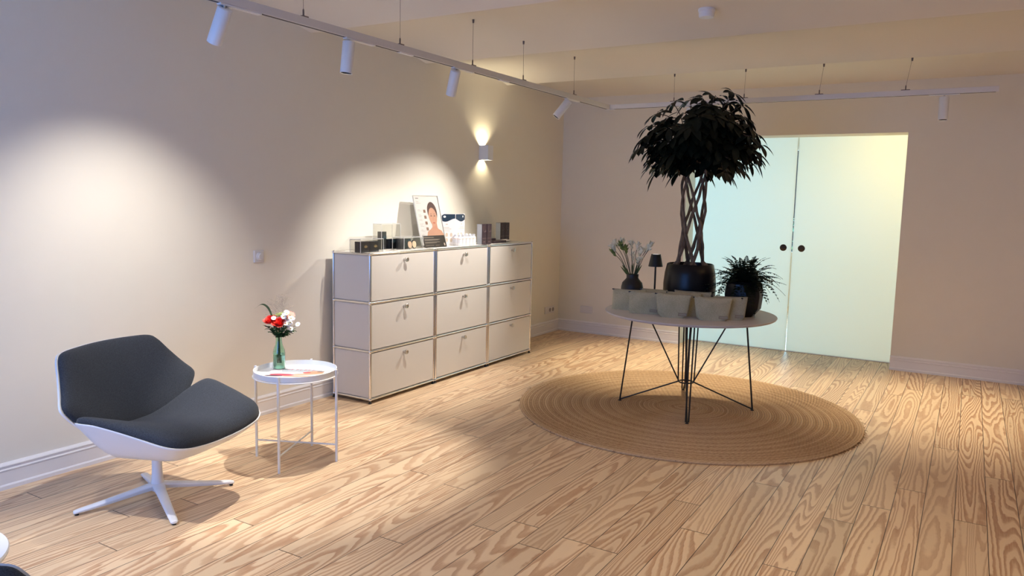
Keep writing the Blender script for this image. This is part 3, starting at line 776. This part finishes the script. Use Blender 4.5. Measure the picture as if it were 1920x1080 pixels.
def seg(x0, y0, x1, y1): return (x0+x1)/2, (y0+y1)/2, math.hypot(x1-x0, y1-y0), math.atan2(y1-y0, x1-x0)
PZ = .035
def place(label, xl, yl, xr, yr, hh, back=0., **k):
    cx, cy, w, a = seg(xl, yl, xr, yr); nx, ny = -math.sin(a), math.cos(a)
    return pouch(label, cx+nx*(PZ+back), cy+ny*(PZ+back), w, hh, a, **k)
place('linen pouch at the far left of the row, standing on the table edge', 1.812, 5.105, 2.055, 5.145, .152, lab=False, flare=-.06)
place('second linen pouch from the left, overlapping the leftmost one', 1.985, 5.005, 2.205, 5.065, .155, flare=.04, cut=.004)
place('linen pouch at the front centre with cut bottom corners', 2.200, 4.955, 2.435, 5.015, .165, cut=.020, flare=.36)
place('linen pouch at front right with cut bottom corners', 2.462, 4.995, 2.700, 5.075, .157, cut=.014, flare=.36)
place('linen pouch partly hidden behind the front right one, beside the fern pot', 2.550, 5.105, 2.775, 5.185, .160, cut=.012, flare=.25)
place('linen pouch tucked behind the front centre one', 2.235, 5.085, 2.46, 5.145, .165, cut=.01, lab=False)
place('linen pouch in the back row in front of the lamp foot', 1.985, 5.20, 2.185, 5.215, .158, lab=False)
place('linen pouch in the back row against the big pot, right side', 2.255, 5.175, 2.51, 5.205, .168, lab=False)

# ------------------------------------------------------------------ things on the cabinets
def flat(b, pts, x): # polygon in the (y,z) plane at depth x
    return b.face([(x, y, z) for y, z in pts])
def ell(cy, cz, ry, rz, n=20, a0=0., a1=2*PI): return [(cy+ry*math.cos(a0+(a1-a0)*i/n), cz+rz*math.sin(a0+(a1-a0)*i/n)) for i in range(n)]
def acrylic_box(label, x, y, w, d, hgt):
    t = thing('acrylic_case', label, 'display case', (x, y, CT), 0, 'clear acrylic cases on the cabinets'); T = .003
    b = MB(); b.box(-d/2, d/2, -w/2, -w/2+T, 0, hgt); b.box(-d/2, d/2, w/2-T, w/2, 0, hgt); b.box(-d/2, -d/2+T, -w/2+T, w/2-T, 0, hgt); b.box(d/2-T, d/2, -w/2+T, w/2-T, 0, hgt); b.box(-d/2, d/2, -w/2, w/2, hgt, hgt+T)
    b.done('case', ACRYL, t, smooth=False)
    e = MB()
    for sy in (-1, 1):
        e.box(-d/2, d/2, sy*w/2-.0014, sy*w/2+.0014, hgt+.001, hgt+.0045)
        for sx in (-1, 1): e.box(sx*d/2-.0012, sx*d/2+.0012, sy*w/2-.0012, sy*w/2+.0012, 0, hgt)
    for sx in (-1, 1): e.box(sx*d/2-.0014, sx*d/2+.0014, -w/2, w/2, hgt+.001, hgt+.0045)
    e.done('edge', ACEDGE, t, smooth=False)
acrylic_box('low clear acrylic case at the left end of the cabinets', .290, 4.165, .245, .10, .092)
acrylic_box('tall clear acrylic case behind the low ones', .150, 4.550, .225, .085, .190)
acrylic_box('low clear acrylic case with open powder compact', .265, 4.665, .235, .115, .090)
def carton(name, label, x, y, sx, sy, sz, m=CARTON, group=None, deco='gold', side=None):
    t = thing(name, label, 'box', (x, y, CT), 0, group)
    MB().box(-sx/2, sx/2, -sy/2, sy/2, 0, sz).done('box_body', m, t, smooth=False, bevel=.001)
    X = sx/2+.0006
    b = MB()
    if deco == 'gold':
        for k in range(5):
            a = .5+k*.55; b.leaf((X, sy*.12, sz*.42), (0, math.cos(a), math.sin(a)), (1, 0, 0), min(sy, sz)*.28, .006, 0, 3, 0)
        b.done('print', GOLD, t, smooth=False)
    elif deco == 'teal':
        for k in range(5):
            a = .5+k*.55; b.leaf((X, sy*.15, sz*.60), (0, math.cos(a), math.sin(a)), (1, 0, 0), min(sy, sz)*.4, .012, 0, 3, 0)
        b.done('print', TEAL, t, smooth=False)
    elif deco == 'script':
        c = curve_pts([Vector((X, -sy*.32, sz*.90)), Vector((X, -sy*.18, sz*.66)), Vector((X, sy*.02, sz*.60)), Vector((X, sy*.30, sz*.66))], 20, False); b.tube(c, .0011, 4)
        c = curve_pts([Vector((X, -sy*.05, sz*.93)), Vector((X, sy*.02, sz*.76)), Vector((X, sy*.3, sz*.70))], 14, False); b.tube(c, .0009, 4)
        b.box(sx/2, X, -sy*.48, sy*.48, sz*.29, sz*.30); b.box(sx/2, X, -sy*.2, sy*.15, sz*.12, sz*.14)
        b.done('print', mat('grey_script', (.26, .18, .17), .5), t, smooth=False)
    if side:
        s = MB(); s.box(-sx/2, sx/2-.004, -sy/2-.0012, -sy/2, .002, sz-.002); s.done('side_print', side, t, smooth=False)
    return t
carton('black_carton', 'black carton at the left inside the low acrylic case', .292, 4.112, .05, .100, .078, group='black cosmetic cartons')
carton('black_carton', 'black carton at the right inside the left low acrylic case', .292, 4.216, .05, .100, .078, group='black cosmetic cartons')
carton('black_carton', 'tall slim black carton inside the tall acrylic case', .160, 4.480, .036, .062, .135, deco='teal', group='black cosmetic cartons')
carton('black_carton', 'squat black carton behind the clip, beside the slim tall one', .150, 4.585, .045, .10, .075, deco='teal', group='black cosmetic cartons')
carton('black_carton', 'black carton behind the open powder compact', .245, 4.635, .045, .125, .080, deco='none', group='black cosmetic cartons')
def compact():
    t = thing('powder_compact', 'open round powder compact with two beige pans', 'compact', (.300, 4.668, CT))
    for dy, m in ((-.028, POWDER), (.026, mat('ivory_powder', (.80, .62, .42), .8))):
        R = Matrix.Translation((0, dy, .036)) @ Matrix.Rotation(PI/2-.15, 4, 'Y')
        h = MB(); h.lathe([(.001, -.004), (.033, -.004), (.035, 0), (.033, .004), (.001, .003)], 32, mtx=R @ Matrix.Scale(.86, 4, (0, 1, 0))).done('lid', CARTON, t)
        MB().lathe([(.001, .0045), (.028, .0045), (.028, .005), (.001, .0055)], 32, mtx=R @ Matrix.Scale(.86, 4, (0, 1, 0))).done('powder_pan', m, h if False else t)
compact()
t = thing('silver_clip', 'small sparkling silver clip lying at the cabinet\'s front edge', 'clip', (.345, 4.385, CT), .2)
b = MB(); b.tube([(-.03, -.05, .003), (-.012, .03, .004)], .003, 8); b.tube([(.012, -.02, .003), (.018, .05, .004)], .003, 8); b.done('pin', CHROME, t)
b = MB(); random.seed(3)
for k in range(9): b.ball((random.uniform(-.012, .025), random.uniform(-.022, .02), .005+random.random()*.008), .004, 6)
b.done('beads', CHROME, t, angle=10)

def poster():
    # slanted acrylic stand with a printed sheet (face portrait)
    t = thing('poster_stand', 'white tilted poster with a portrait photo in an acrylic stand', 'poster', (.205, 5.092, CT)); t.rotation_euler = (0, 0, math.radians(-4))
    Hh, Ww = .425, .29; tilt = math.radians(15)
    R = Matrix.Rotation(-tilt, 4, 'Y')
    def fin(b, n, m, dx=0., p=None): 
        o = b.done(n, m, p or t, smooth=False)
        o.data.transform(R @ Matrix.Translation((dx, 0, 0))); return o
    b = MB(); b.box(-.006, -.003, -Ww/2-.006, Ww/2+.006, 0, Hh+.006); b.box(.003, .0045, -Ww/2-.006, Ww/2+.006, 0, Hh+.006); fin(b, 'stand', ACRYL)
    MB().box(-.13, .02, -Ww/2-.006, Ww/2+.006, 0, .004).done('stand_foot', ACRYL, t, smooth=False)
    b = MB(); b.box(-.007, .005, -Ww/2-.009, -Ww/2-.006, 0, Hh+.006); b.box(-.007, .005, -Ww/2-.006, Ww/2+.006, Hh+.006, Hh+.009); b.box(-.007, .005, Ww/2+.006, Ww/2+.009, 0, Hh+.009); fin(b, 'stand_edge', ACEDGE)
    b = MB(); b.box(-.002, .001, -Ww/2, Ww/2, 0.003, Hh); pp = fin(b, 'sheet', PAPER)
    x = .0016
    def part(n, m, pts, dx): b = MB(); flat(b, pts, x+dx); return fin(b, n, m, 0, pp)
    part('print_shoulders', SKIN2, [(-.068, .003), (-.066, .09), (-.05, .125), (-.01, .145), (.02, .165), (.075, .165), (.09, .145), (.125, .13), (.143, .10), (.143, .003)], 0)
    part('print_neck', SKIN, [(.016, .15), (.022, .20), (.080, .20), (.080, .15), (.05, .135)], .0002)
    part('print_hair', HAIR, ell(.048, .292, .060, .086, 28), .0003)
    part('print_face', SKIN2, [(.045+.052*math.sin(a)*(1 - .22*max(0, -math.cos(a))), .248 + .080*math.cos(a)) for a in [2*PI*i/28 for i in range(28)]], .0005)
    b = MB()
    for cy in (.025, .067): flat(b, ell(cy, .258, .010, .0038), x+.0008); flat(b, [(cy-.014, .270), (cy, .277), (cy+.014, .271), (cy, .273)], x+.0008)
    fin(b, 'print_eyes', HAIR, 0, pp)
    b = MB(); flat(b, [(.046, .255), (.037, .222), (.046, .217), (.054, .222)], x+.0008); fin(b, 'print_nose', SKIN, 0, pp)
    b = MB(); flat(b, ell(.046, .198, .016, .0055), x+.0008); fin(b, 'print_mouth', LIP, 0, pp)
    b = MB()
    for z, wd in ((.405, .035), (.378, .03), (.365, .055)): flat(b, [(-.13, z), (-.13+wd, z), (-.13+wd, z+(.006 if wd == .035 else .002)), (-.13, z+(.006 if wd == .035 else .002))], x)
    for z in (.31, .30, .27, .26, .25, .23, .22, .19, .18, .17, .14, .13, .10, .095): flat(b, [(-.13, z), (-.09+.012*math.sin(z*300), z), (-.09+.012*math.sin(z*300), z+.0016), (-.13, z+.0016)], x)
    fin(b, 'print_text', INK, 0, pp)
    b = MB()
    for z in (.285, .235, .185, .135): flat(b, [(-.062, z), (-.034, z), (-.034, z+.026), (-.062, z+.026)], x)
    fin(b, 'print_thumbnails', mat('print_brown', (.30, .17, .12), .6), 0, pp)
    # dark notice in front
    t2 = thing('notice_card', 'dark card with lines of text in front of the poster', 'sign', (.292, 4.998, CT), math.radians(-4)); R2 = Matrix.Rotation(-math.radians(20), 4, 'Y')
    b = MB(); b.box(-.003, 0, -.135, .135, 0, .100); o = b.done('card', SIGN, t2, smooth=False); o.data.transform(R2)
    b = MB()
    for z, y0, y1, hh in ((.083, -.12, .0, .003), (.066, -.12, .07, .0022), (.060, -.12, .05, .0018), (.044, -.12, .06, .0018), (.037, -.12, .02, .0018), (.016, -.12, -.02, .0018), (.016, .0, .05, .0018)): b.box(0, .0006, y0, y1, z, z+hh)
    b.box(0, .0006, .107, .121, .012, .034)
    o = b.done('print', SIGNINK, t2, smooth=False); o.data.transform(R2)
    MB().box(-.06, -.003, -.10, .10, 0, .003).done('card_foot', ACRYL, t2, smooth=False)
poster()
def brochure():
    t = thing('folded_display', 'white folded display board with dark blue wave at its top', 'display board', (.235, 5.345, CT))
    H = .268
    for k, (ang, w) in enumerate(((math.radians(68), .125), (math.radians(16), .245))):
        # panels start at the fold and open backwards
        sg = -1 if k == 0 else 1
        d = Vector((-math.sin(ang) if k else -math.cos(math.radians(52)), sg*math.cos(ang) if k else -math.sin(math.radians(52)), 0)); nn = Vector((-d.y*sg, d.x*sg, 0)) * (1 if (Vector((-d.y*sg, d.x*sg, 0)).x > 0) else -1)
        H = .268
        def P(a, z, off=0.): q = d*a + nn*off; return (q.x, q.y, z)
        b = MB(); b.grid([[P(0, 0), P(w, 0)], [P(0, H), P(w, H)]]); b.grid([[P(0, 0, -.002), P(w, 0, -.002)], [P(0, H, -.002), P(w, H, -.002)]]); b.grid([[P(0, H), P(w, H)], [P(0, H, -.002), P(w, H, -.002)]]); p = b.done('panel', PAPER, t, smooth=False)
        b = MB(); lo = []; hi = []; w0 = w
        for i in range(13):
            q = i/12; a = .003+(w-.006)*q; lo.append(P(a, .214 + .014*math.sin(q*4.2+1.6+k*.6), .0006)); hi.append(P(a, H-.003 - (.012*max(0, q-.85)/.15), .0006))
        b.grid([lo, hi]); b.done('wave_print', NAVY, p, smooth=False)
        b = MB(); b.face([P(w*.78+.012*math.cos(i*PI/8), .243+.009*math.sin(i*PI/8), .001) for i in range(16)]); b.done('dot_print', DAISY, p, smooth=False)
        b = MB()
        for z, a0, a1, hh in ((.150, .45, .85, .004), (.137, .3, .9, .004), (.122, .4, .8, .0025), (.175, .55, .7, .008)): b.grid([[P(w*a0, z, .0008), P(w*a1, z, .0008)], [P(w*a0, z+hh, .0008), P(w*a1, z+hh, .0008)]])
        b.done('text_print', SANDC, p, smooth=False)
        b = MB(); 
        for zz, aa in ((.03, .3), (.03, .62), (.075, .3), (.075, .62)): b.face([P(w*(aa+.09*math.cos(i*PI/6)), zz+.014+.018*math.sin(i*PI/6), .0009) for i in range(12)])
        b.done('picture_print', SANDC, p, smooth=False)
brochure()
def bottle(label, x, y, grp):
    t = thing('white_bottle', label, 'bottle', (x, y, CT), 0, grp)
    MB().lathe([(.001, 0), (.021, 0), (.0225, .004), (.0225, .062), (.019, .070), (.012, .075), (.001, .075)], 20).done('body', BOTTLEW, t, angle=50)
    MB().lathe([(.0228, .022), (.0228, .054)], 20, cap=False).done('label', LABELW, t)
    MB().lathe([(.0130, .073), (.0130, .092), (.001, .094)], 16).done('cap', BOTTLECAP, t, angle=50)
    MB().lathe([(.0232, .056), (.0232, .060)], 20, cap=False).done('band', PEACH, t)
LABELW = mat('bottle_label', (.70, .71, .73), .6, var=.05, scale=120)
for k in range(5):
    bottle('white bottle in the front row, %s' % ['nearest the folded display', 'second from the folded display', 'middle of its row', 'second from the dark boxes', 'nearest the dark boxes'][k], .300, 5.315+k*.0535, 'white bottles')
for k in range(5):
    bottle('white bottle in the back row of two, only its cap showing', .245, 5.340+k*.0535, 'white bottles hidden in the second row')
for k in range(5):
    bottle('white bottle in the last row, mostly hidden', .190, 5.365+k*.0535, 'white bottles hidden in the last row')
carton('aubergine_carton', 'dark aubergine box, left one of the pair behind the bottles', .308, 5.648, .055, .072, .180, PURPLE, 'aubergine boxes', 'script', SILVER)
carton('aubergine_carton', 'dark aubergine box, right one of the pair beside the bottles', .308, 5.728, .055, .072, .180, PURPLE, 'aubergine boxes', 'script')
carton('aubergine_carton', 'dark aubergine box, left one of the far pair near the corner', .172, 6.175, .055, .076, .180, PURPLE, 'aubergine boxes', 'script', SILVER)
carton('aubergine_carton', 'dark aubergine box at the cabinet\'s far right end', .172, 6.258, .055, .076, .180, PURPLE, 'aubergine boxes', 'script')
t = thing('flat_case', 'flat dark case lying between the two pairs of boxes', 'case', (.245, 5.945, CT), .05); MB().box(-.07, .07, -.115, .115, 0, .022).done('case_body', PURPLE, t, smooth=False, bevel=.002)
t = thing('flat_case', 'smaller flat dark case lying on top of the other', 'case', (.20, 5.90, CT+.0225), -.1); MB().box(-.05, .05, -.07, .07, 0, .018).done('case_body', PURPLE, t, smooth=False, bevel=.002)
t = thing('paper_bag', 'crumpled pale paper packet beside the flat dark cases', 'packet', (.25, 6.14, CT))
rows = []; random.seed(7)
for j in range(7):
    q = j/6; s = math.sin(PI*(.12+.8*q)); rows.append([(.05*math.cos(a)*s*(1+.2*random.uniform(-1, 1)), -.06+.12*q+.01*random.uniform(-1, 1), .012+.012*math.sin(a)*s*(1+.3*random.uniform(-1, 1))+.002) for a in [2*PI*i/12 for i in range(12)]])
b = MB(); b.grid(rows, True, True, True); b.done('packet_body', PAPER, t, angle=20)

# ------------------------------------------------------------------ wall fittings
def dimmer():
    t = thing('dimmer_switch', 'square white dimmer switch with round dial on the wall', 'switch', (0, 3.429, 1.077))
    MB().box(0, .012, -.041, .041, -.041, .041).done('plate', SWITCH, t, smooth=False, bevel=.005, seg=3)
    MB().lathe([(.027, .0), (.026, .010), (.020, .013), (.019, .022), (.001, .023)], 32, mtx=Matrix.Translation((.011, 0, 0)) @ Matrix.Rotation(PI/2, 4, 'Y')).done('dial', SWITCH, t)
dimmer()
def outlet(label, loc, rz, n, sockets):
    t = thing('wall_outlet', label, 'outlet', loc, rz)
    MB().box(0, .010, -.0355*n-.005, .0355*n+.005, -.04, .04).done('plate', SWITCH, t, smooth=False, bevel=.004)
    for k in range(n):
        y = (k-(n-1)/2)*.071
        if k in sockets:
            s = MB(); s.lathe([(.022, .0), (.0225, .002), (.019, .0005), (.001, .0004)], 24, mtx=Matrix.Translation((.0102, y, 0)) @ Matrix.Rotation(PI/2, 4, 'Y')); s.done('socket', mat('socket_grey', (.30, .28, .26), .6), t)
        else:
            MB().box(.010, .0115, y-.026, y+.026, -.026, .026).done('blank_cover', SWITCH, t, smooth=False, bevel=.001)
outlet('white triple wall outlet near the corner, right of the cabinets', (0, 7.53, .255), 0, 3, (1, 2))
outlet('white wall outlet on the back wall left of the round table', (.36, L, .265), -PI/2, 2, ())
def sconce():
    t = thing('wall_sconce', 'white up-and-down wall lamp above the cabinets', 'lamp', (0, 6.09, 1.92))
    b = MB(); T = .003; w = .045; d = .10; h = .068
    b.box(0, T, -w, w, -h, h); b.box(d-T, d, -w, w, -h, h); b.box(T, d-T, -w, -w+T, -h, h); b.box(T, d-T, w-T, w, -h, h); b.done('housing', WHITE, t, smooth=False)
    MB().box(.02, .08, -.03, .03, -.012, .012).done('lamp_block', WHITE, t, smooth=False, bevel=.003)
    for s in (1, -1):
        MB().lathe([(.001, s*.0125), (.018, s*.0125), (.018, s*.0135), (.001, s*.0135)], 20, (.05, 0, 0)).done('lens', lens_mat('sconce_lens', 25.), t)
        spot('sconce_beam', (.05, 6.09, 1.92 + s*.034), (-.10, 0, s), 10 if s > 0 else 4, (1, .85, .55), 130, 1.0, .010)
sconce()

# ------------------------------------------------------------------ lighting track
TX, TB, TT = 1.09, 2.327, 2.367
def track():
    t = thing('lighting_track', 'L-shaped white lighting track hung on thin wires from the ceiling', 'lighting track')
    b = MB(); b.box(TX-.018, TX+.018, .3, 6.558, TB, TT); b.done('rail', ALU, t, smooth=False, bevel=.0015)
    b = MB(); b.box(TX+.018, 4.118, 6.522, 6.558, TB+.002, TT+.002); b.done('rail', ALU, t, smooth=False, bevel=.0015)
    g = MB(); g.box(TX-.0085, TX+.0085, .3, 6.50, TB-.0006, TB); g.box(TX+.05, 4.10, 6.5315, 6.5485, TB+.0012, TB+.002); g.done('slot', SLOT, t, smooth=False)
    g = MB(); g.box(TX-.019, TX+.06, 6.52, 6.56, TB-.003, TB); g.done('corner_joint', WHITE, t, smooth=False)
    for y in (1.9, 3.55, 4.65): MB().box(TX-.012, TX+.012, y, y+.12, TB-.004, TB).done('slot_cover', WHITE, t, smooth=False)
    def ceil(y):
        u = ((y-YS)/SP) % 1; return 2.605 + 4*.075*u*(1-u)
    for (x, y, tx, ty) in [(TX, 1.95, TX, 1.95), (TX, 2.807, TX, 2.807), (TX, 3.557, TX, 3.557), (TX, 4.311, TX, 4.311), (TX, 4.981, TX, 4.975), (TX, 5.822, TX, 5.815), (1.709, 6.54, 1.709, 6.53), (2.316, 6.54, 2.322, 6.53), (2.907, 6.54, 2.93, 6.53), (3.52, 6.54, 3.55, 6.53)]:
        zc = ceil(ty); w = MB(); w.tube([(x, y, TT+.03), (tx, ty, zc-.004)], .0011, 5)
        w.lathe([(.0045, 0), (.0045, .030), (.002, .038)], 10, (x, y, TT+.004)); w.lathe([(.006, -.022), (.008, 0.004)], 10, (tx, ty, zc-.001)); 
        if x == TX: w.box(x-.016, x+.016, y-.02, y+.02, TT, TT+.006)
        else: w.box(x-.03, x+.03, y-.016, y+.016, TT+.002, TT+.008)
        w.done('suspension_wire', mat('wire_grey', (.16, .13, .12), .5, .3), t)
track()
def spotlight(label, px, py, d, power, ang, blend, along='y', L_=.155, rad=.02, lens=None, colour=None):
    d = Vector(d).normalized()
    t = thing('track_spotlight', label, 'spotlight', (px, py, TB), 0, 'white cylinder spotlights on the track')
    if along == 'y': MB().box(-.014, .014, -.03, .20, -.008, 0).done('adapter', WHITE, t, smooth=False, bevel=.002)
    else: MB().box(-.10, .10, -.014, .014, -.006, 0).done('adapter', WHITE, t, smooth=False, bevel=.002)
    MB().tube([(0, 0, -.006), (0, 0, -.030)], .006, 10).done('joint', STEEL, t)
    piv = Vector((0, 0, -.03)); Rm = Matrix.Translation(piv + Vector((0, 0, -.0))) @ rot_to(d)
    r = .033
    MB().lathe([(.001, -.012), (r-.002, -.012), (r, -.010), (r, L_), (r-.003, L_), (r-.003, L_-.03), (.001, L_-.03)], 36, mtx=Rm).done('housing', WHITE, t, angle=50)
    MB().lathe([(r-.0035, L_-.001), (r-.013, L_-.026)], 30, mtx=Rm, cap=False).done('reflector', DARKBAFFLE, t)
    MB().lathe([(.001, L_-.027), (r-.012, L_-.027)], 24, mtx=Rm, cap=False).done('lens', lens or LENS, t)
    p = Vector((px, py, TB)) + piv + d*(L_+.004)
    spot('spot_beam', p, d, power, colour or (WARM if along == 'y' else AMBER), ang, blend, rad)
    return t
spotlight('first spotlight from the left, nearest the camera, tilted to the wall', 1.09, 2.335, (-1.0, .07, -1.58), 80, 88, 1.)
spotlight('second spotlight from the left, hanging nearly straight down with dark mouth', 1.09, 3.130, (-.10, -.15, -1.9), 165, 56, .5)
spotlight('third spotlight from the left, above the near end of the cabinets', 1.09, 4.115, (-.66, .42, -1.38), 92, 84, 1.)
spotlight('fourth spotlight from the left, tilted left near the track corner', 1.09, 5.715, (-.85, -.60, -1.35), 125, 80, .9)
spotlight('pale spotlight on the back rail above right of the glass doors', 3.78, 6.540, (.02, -.06, -1), 190, 76, 1., 'x')
spotlight('spotlight on the back rail hidden behind the tree crown', 1.86, 6.540, (-.05, .02, -1), 225, 74, .8, 'x')
# one more lamp of the same track before the frame: it lights the white table in the bottom left corner
spotlight('track spotlight before the frame, over the corner table', 1.09, 1.10, (.10, .14, -1), 120, 62, .8)
t = thing('smoke_detector', 'small white round detector on the ceiling', 'smoke detector', (2.53, 4.74, 2.655))
MB().lathe([(.001, -.03), (.042, -.03), (.046, -.025), (.048, .004), (.052, .006), (.052, .03), (.001, .03)], 36).done('body', WHITE, t, angle=50)

# ------------------------------------------------------------------ cut-off furniture in the bottom left corner
t = thing('side_table', 'white round side table cut off by the photo\'s lower left edge', 'table', (1.70, .80, 0))
MB().lathe([(.001, .484), (.225, .484), (.236, .492), (.238, .500), (.235, .505), (.001, .505)], 72).done('tabletop', WHITE, t)
MB().lathe([(.020, .018), (.018, .06), (.018, .484)], 24).done('column', WHITE, t)
MB().lathe([(.001, 0), (.150, 0), (.152, .006), (.14, .012), (.001, .018)], 48).done('base', WHITE, t)
o = lounge_chair('dark blue-grey lounge chair whose corner peeks in at the photo\'s bottom left', (2.652, .395, 0), math.radians(-13))

# garden behind the next room's window
b = MB(); random.seed(30)
for k in range(1800):
    p = Vector((random.uniform(-.5, 4.2), random.uniform(12.2, 12.6), 0)); p.z = random.uniform(0, 1.55+.25*math.sin(p.x*3)); a = random.uniform(0, 6.28)
    b.leaf(p, (math.cos(a), math.sin(a), random.uniform(-.5, .8)), (0, 0, 1), .13, .08, .2, 2)
o = b.done('garden_hedge', mat('hedge_leaf', (.08, .22, .06), .6, var=.3), smooth=False); o['kind'] = 'stuff'; tag(o, 'green hedge in the garden, glimpsed through the gap between glass doors', 'hedge')
struct(MB().box(-2, 6, 11.9, 14, -.12, -.02).done('ground_garden', mat('garden_ground', (.2, .22, .12), .9), smooth=False))
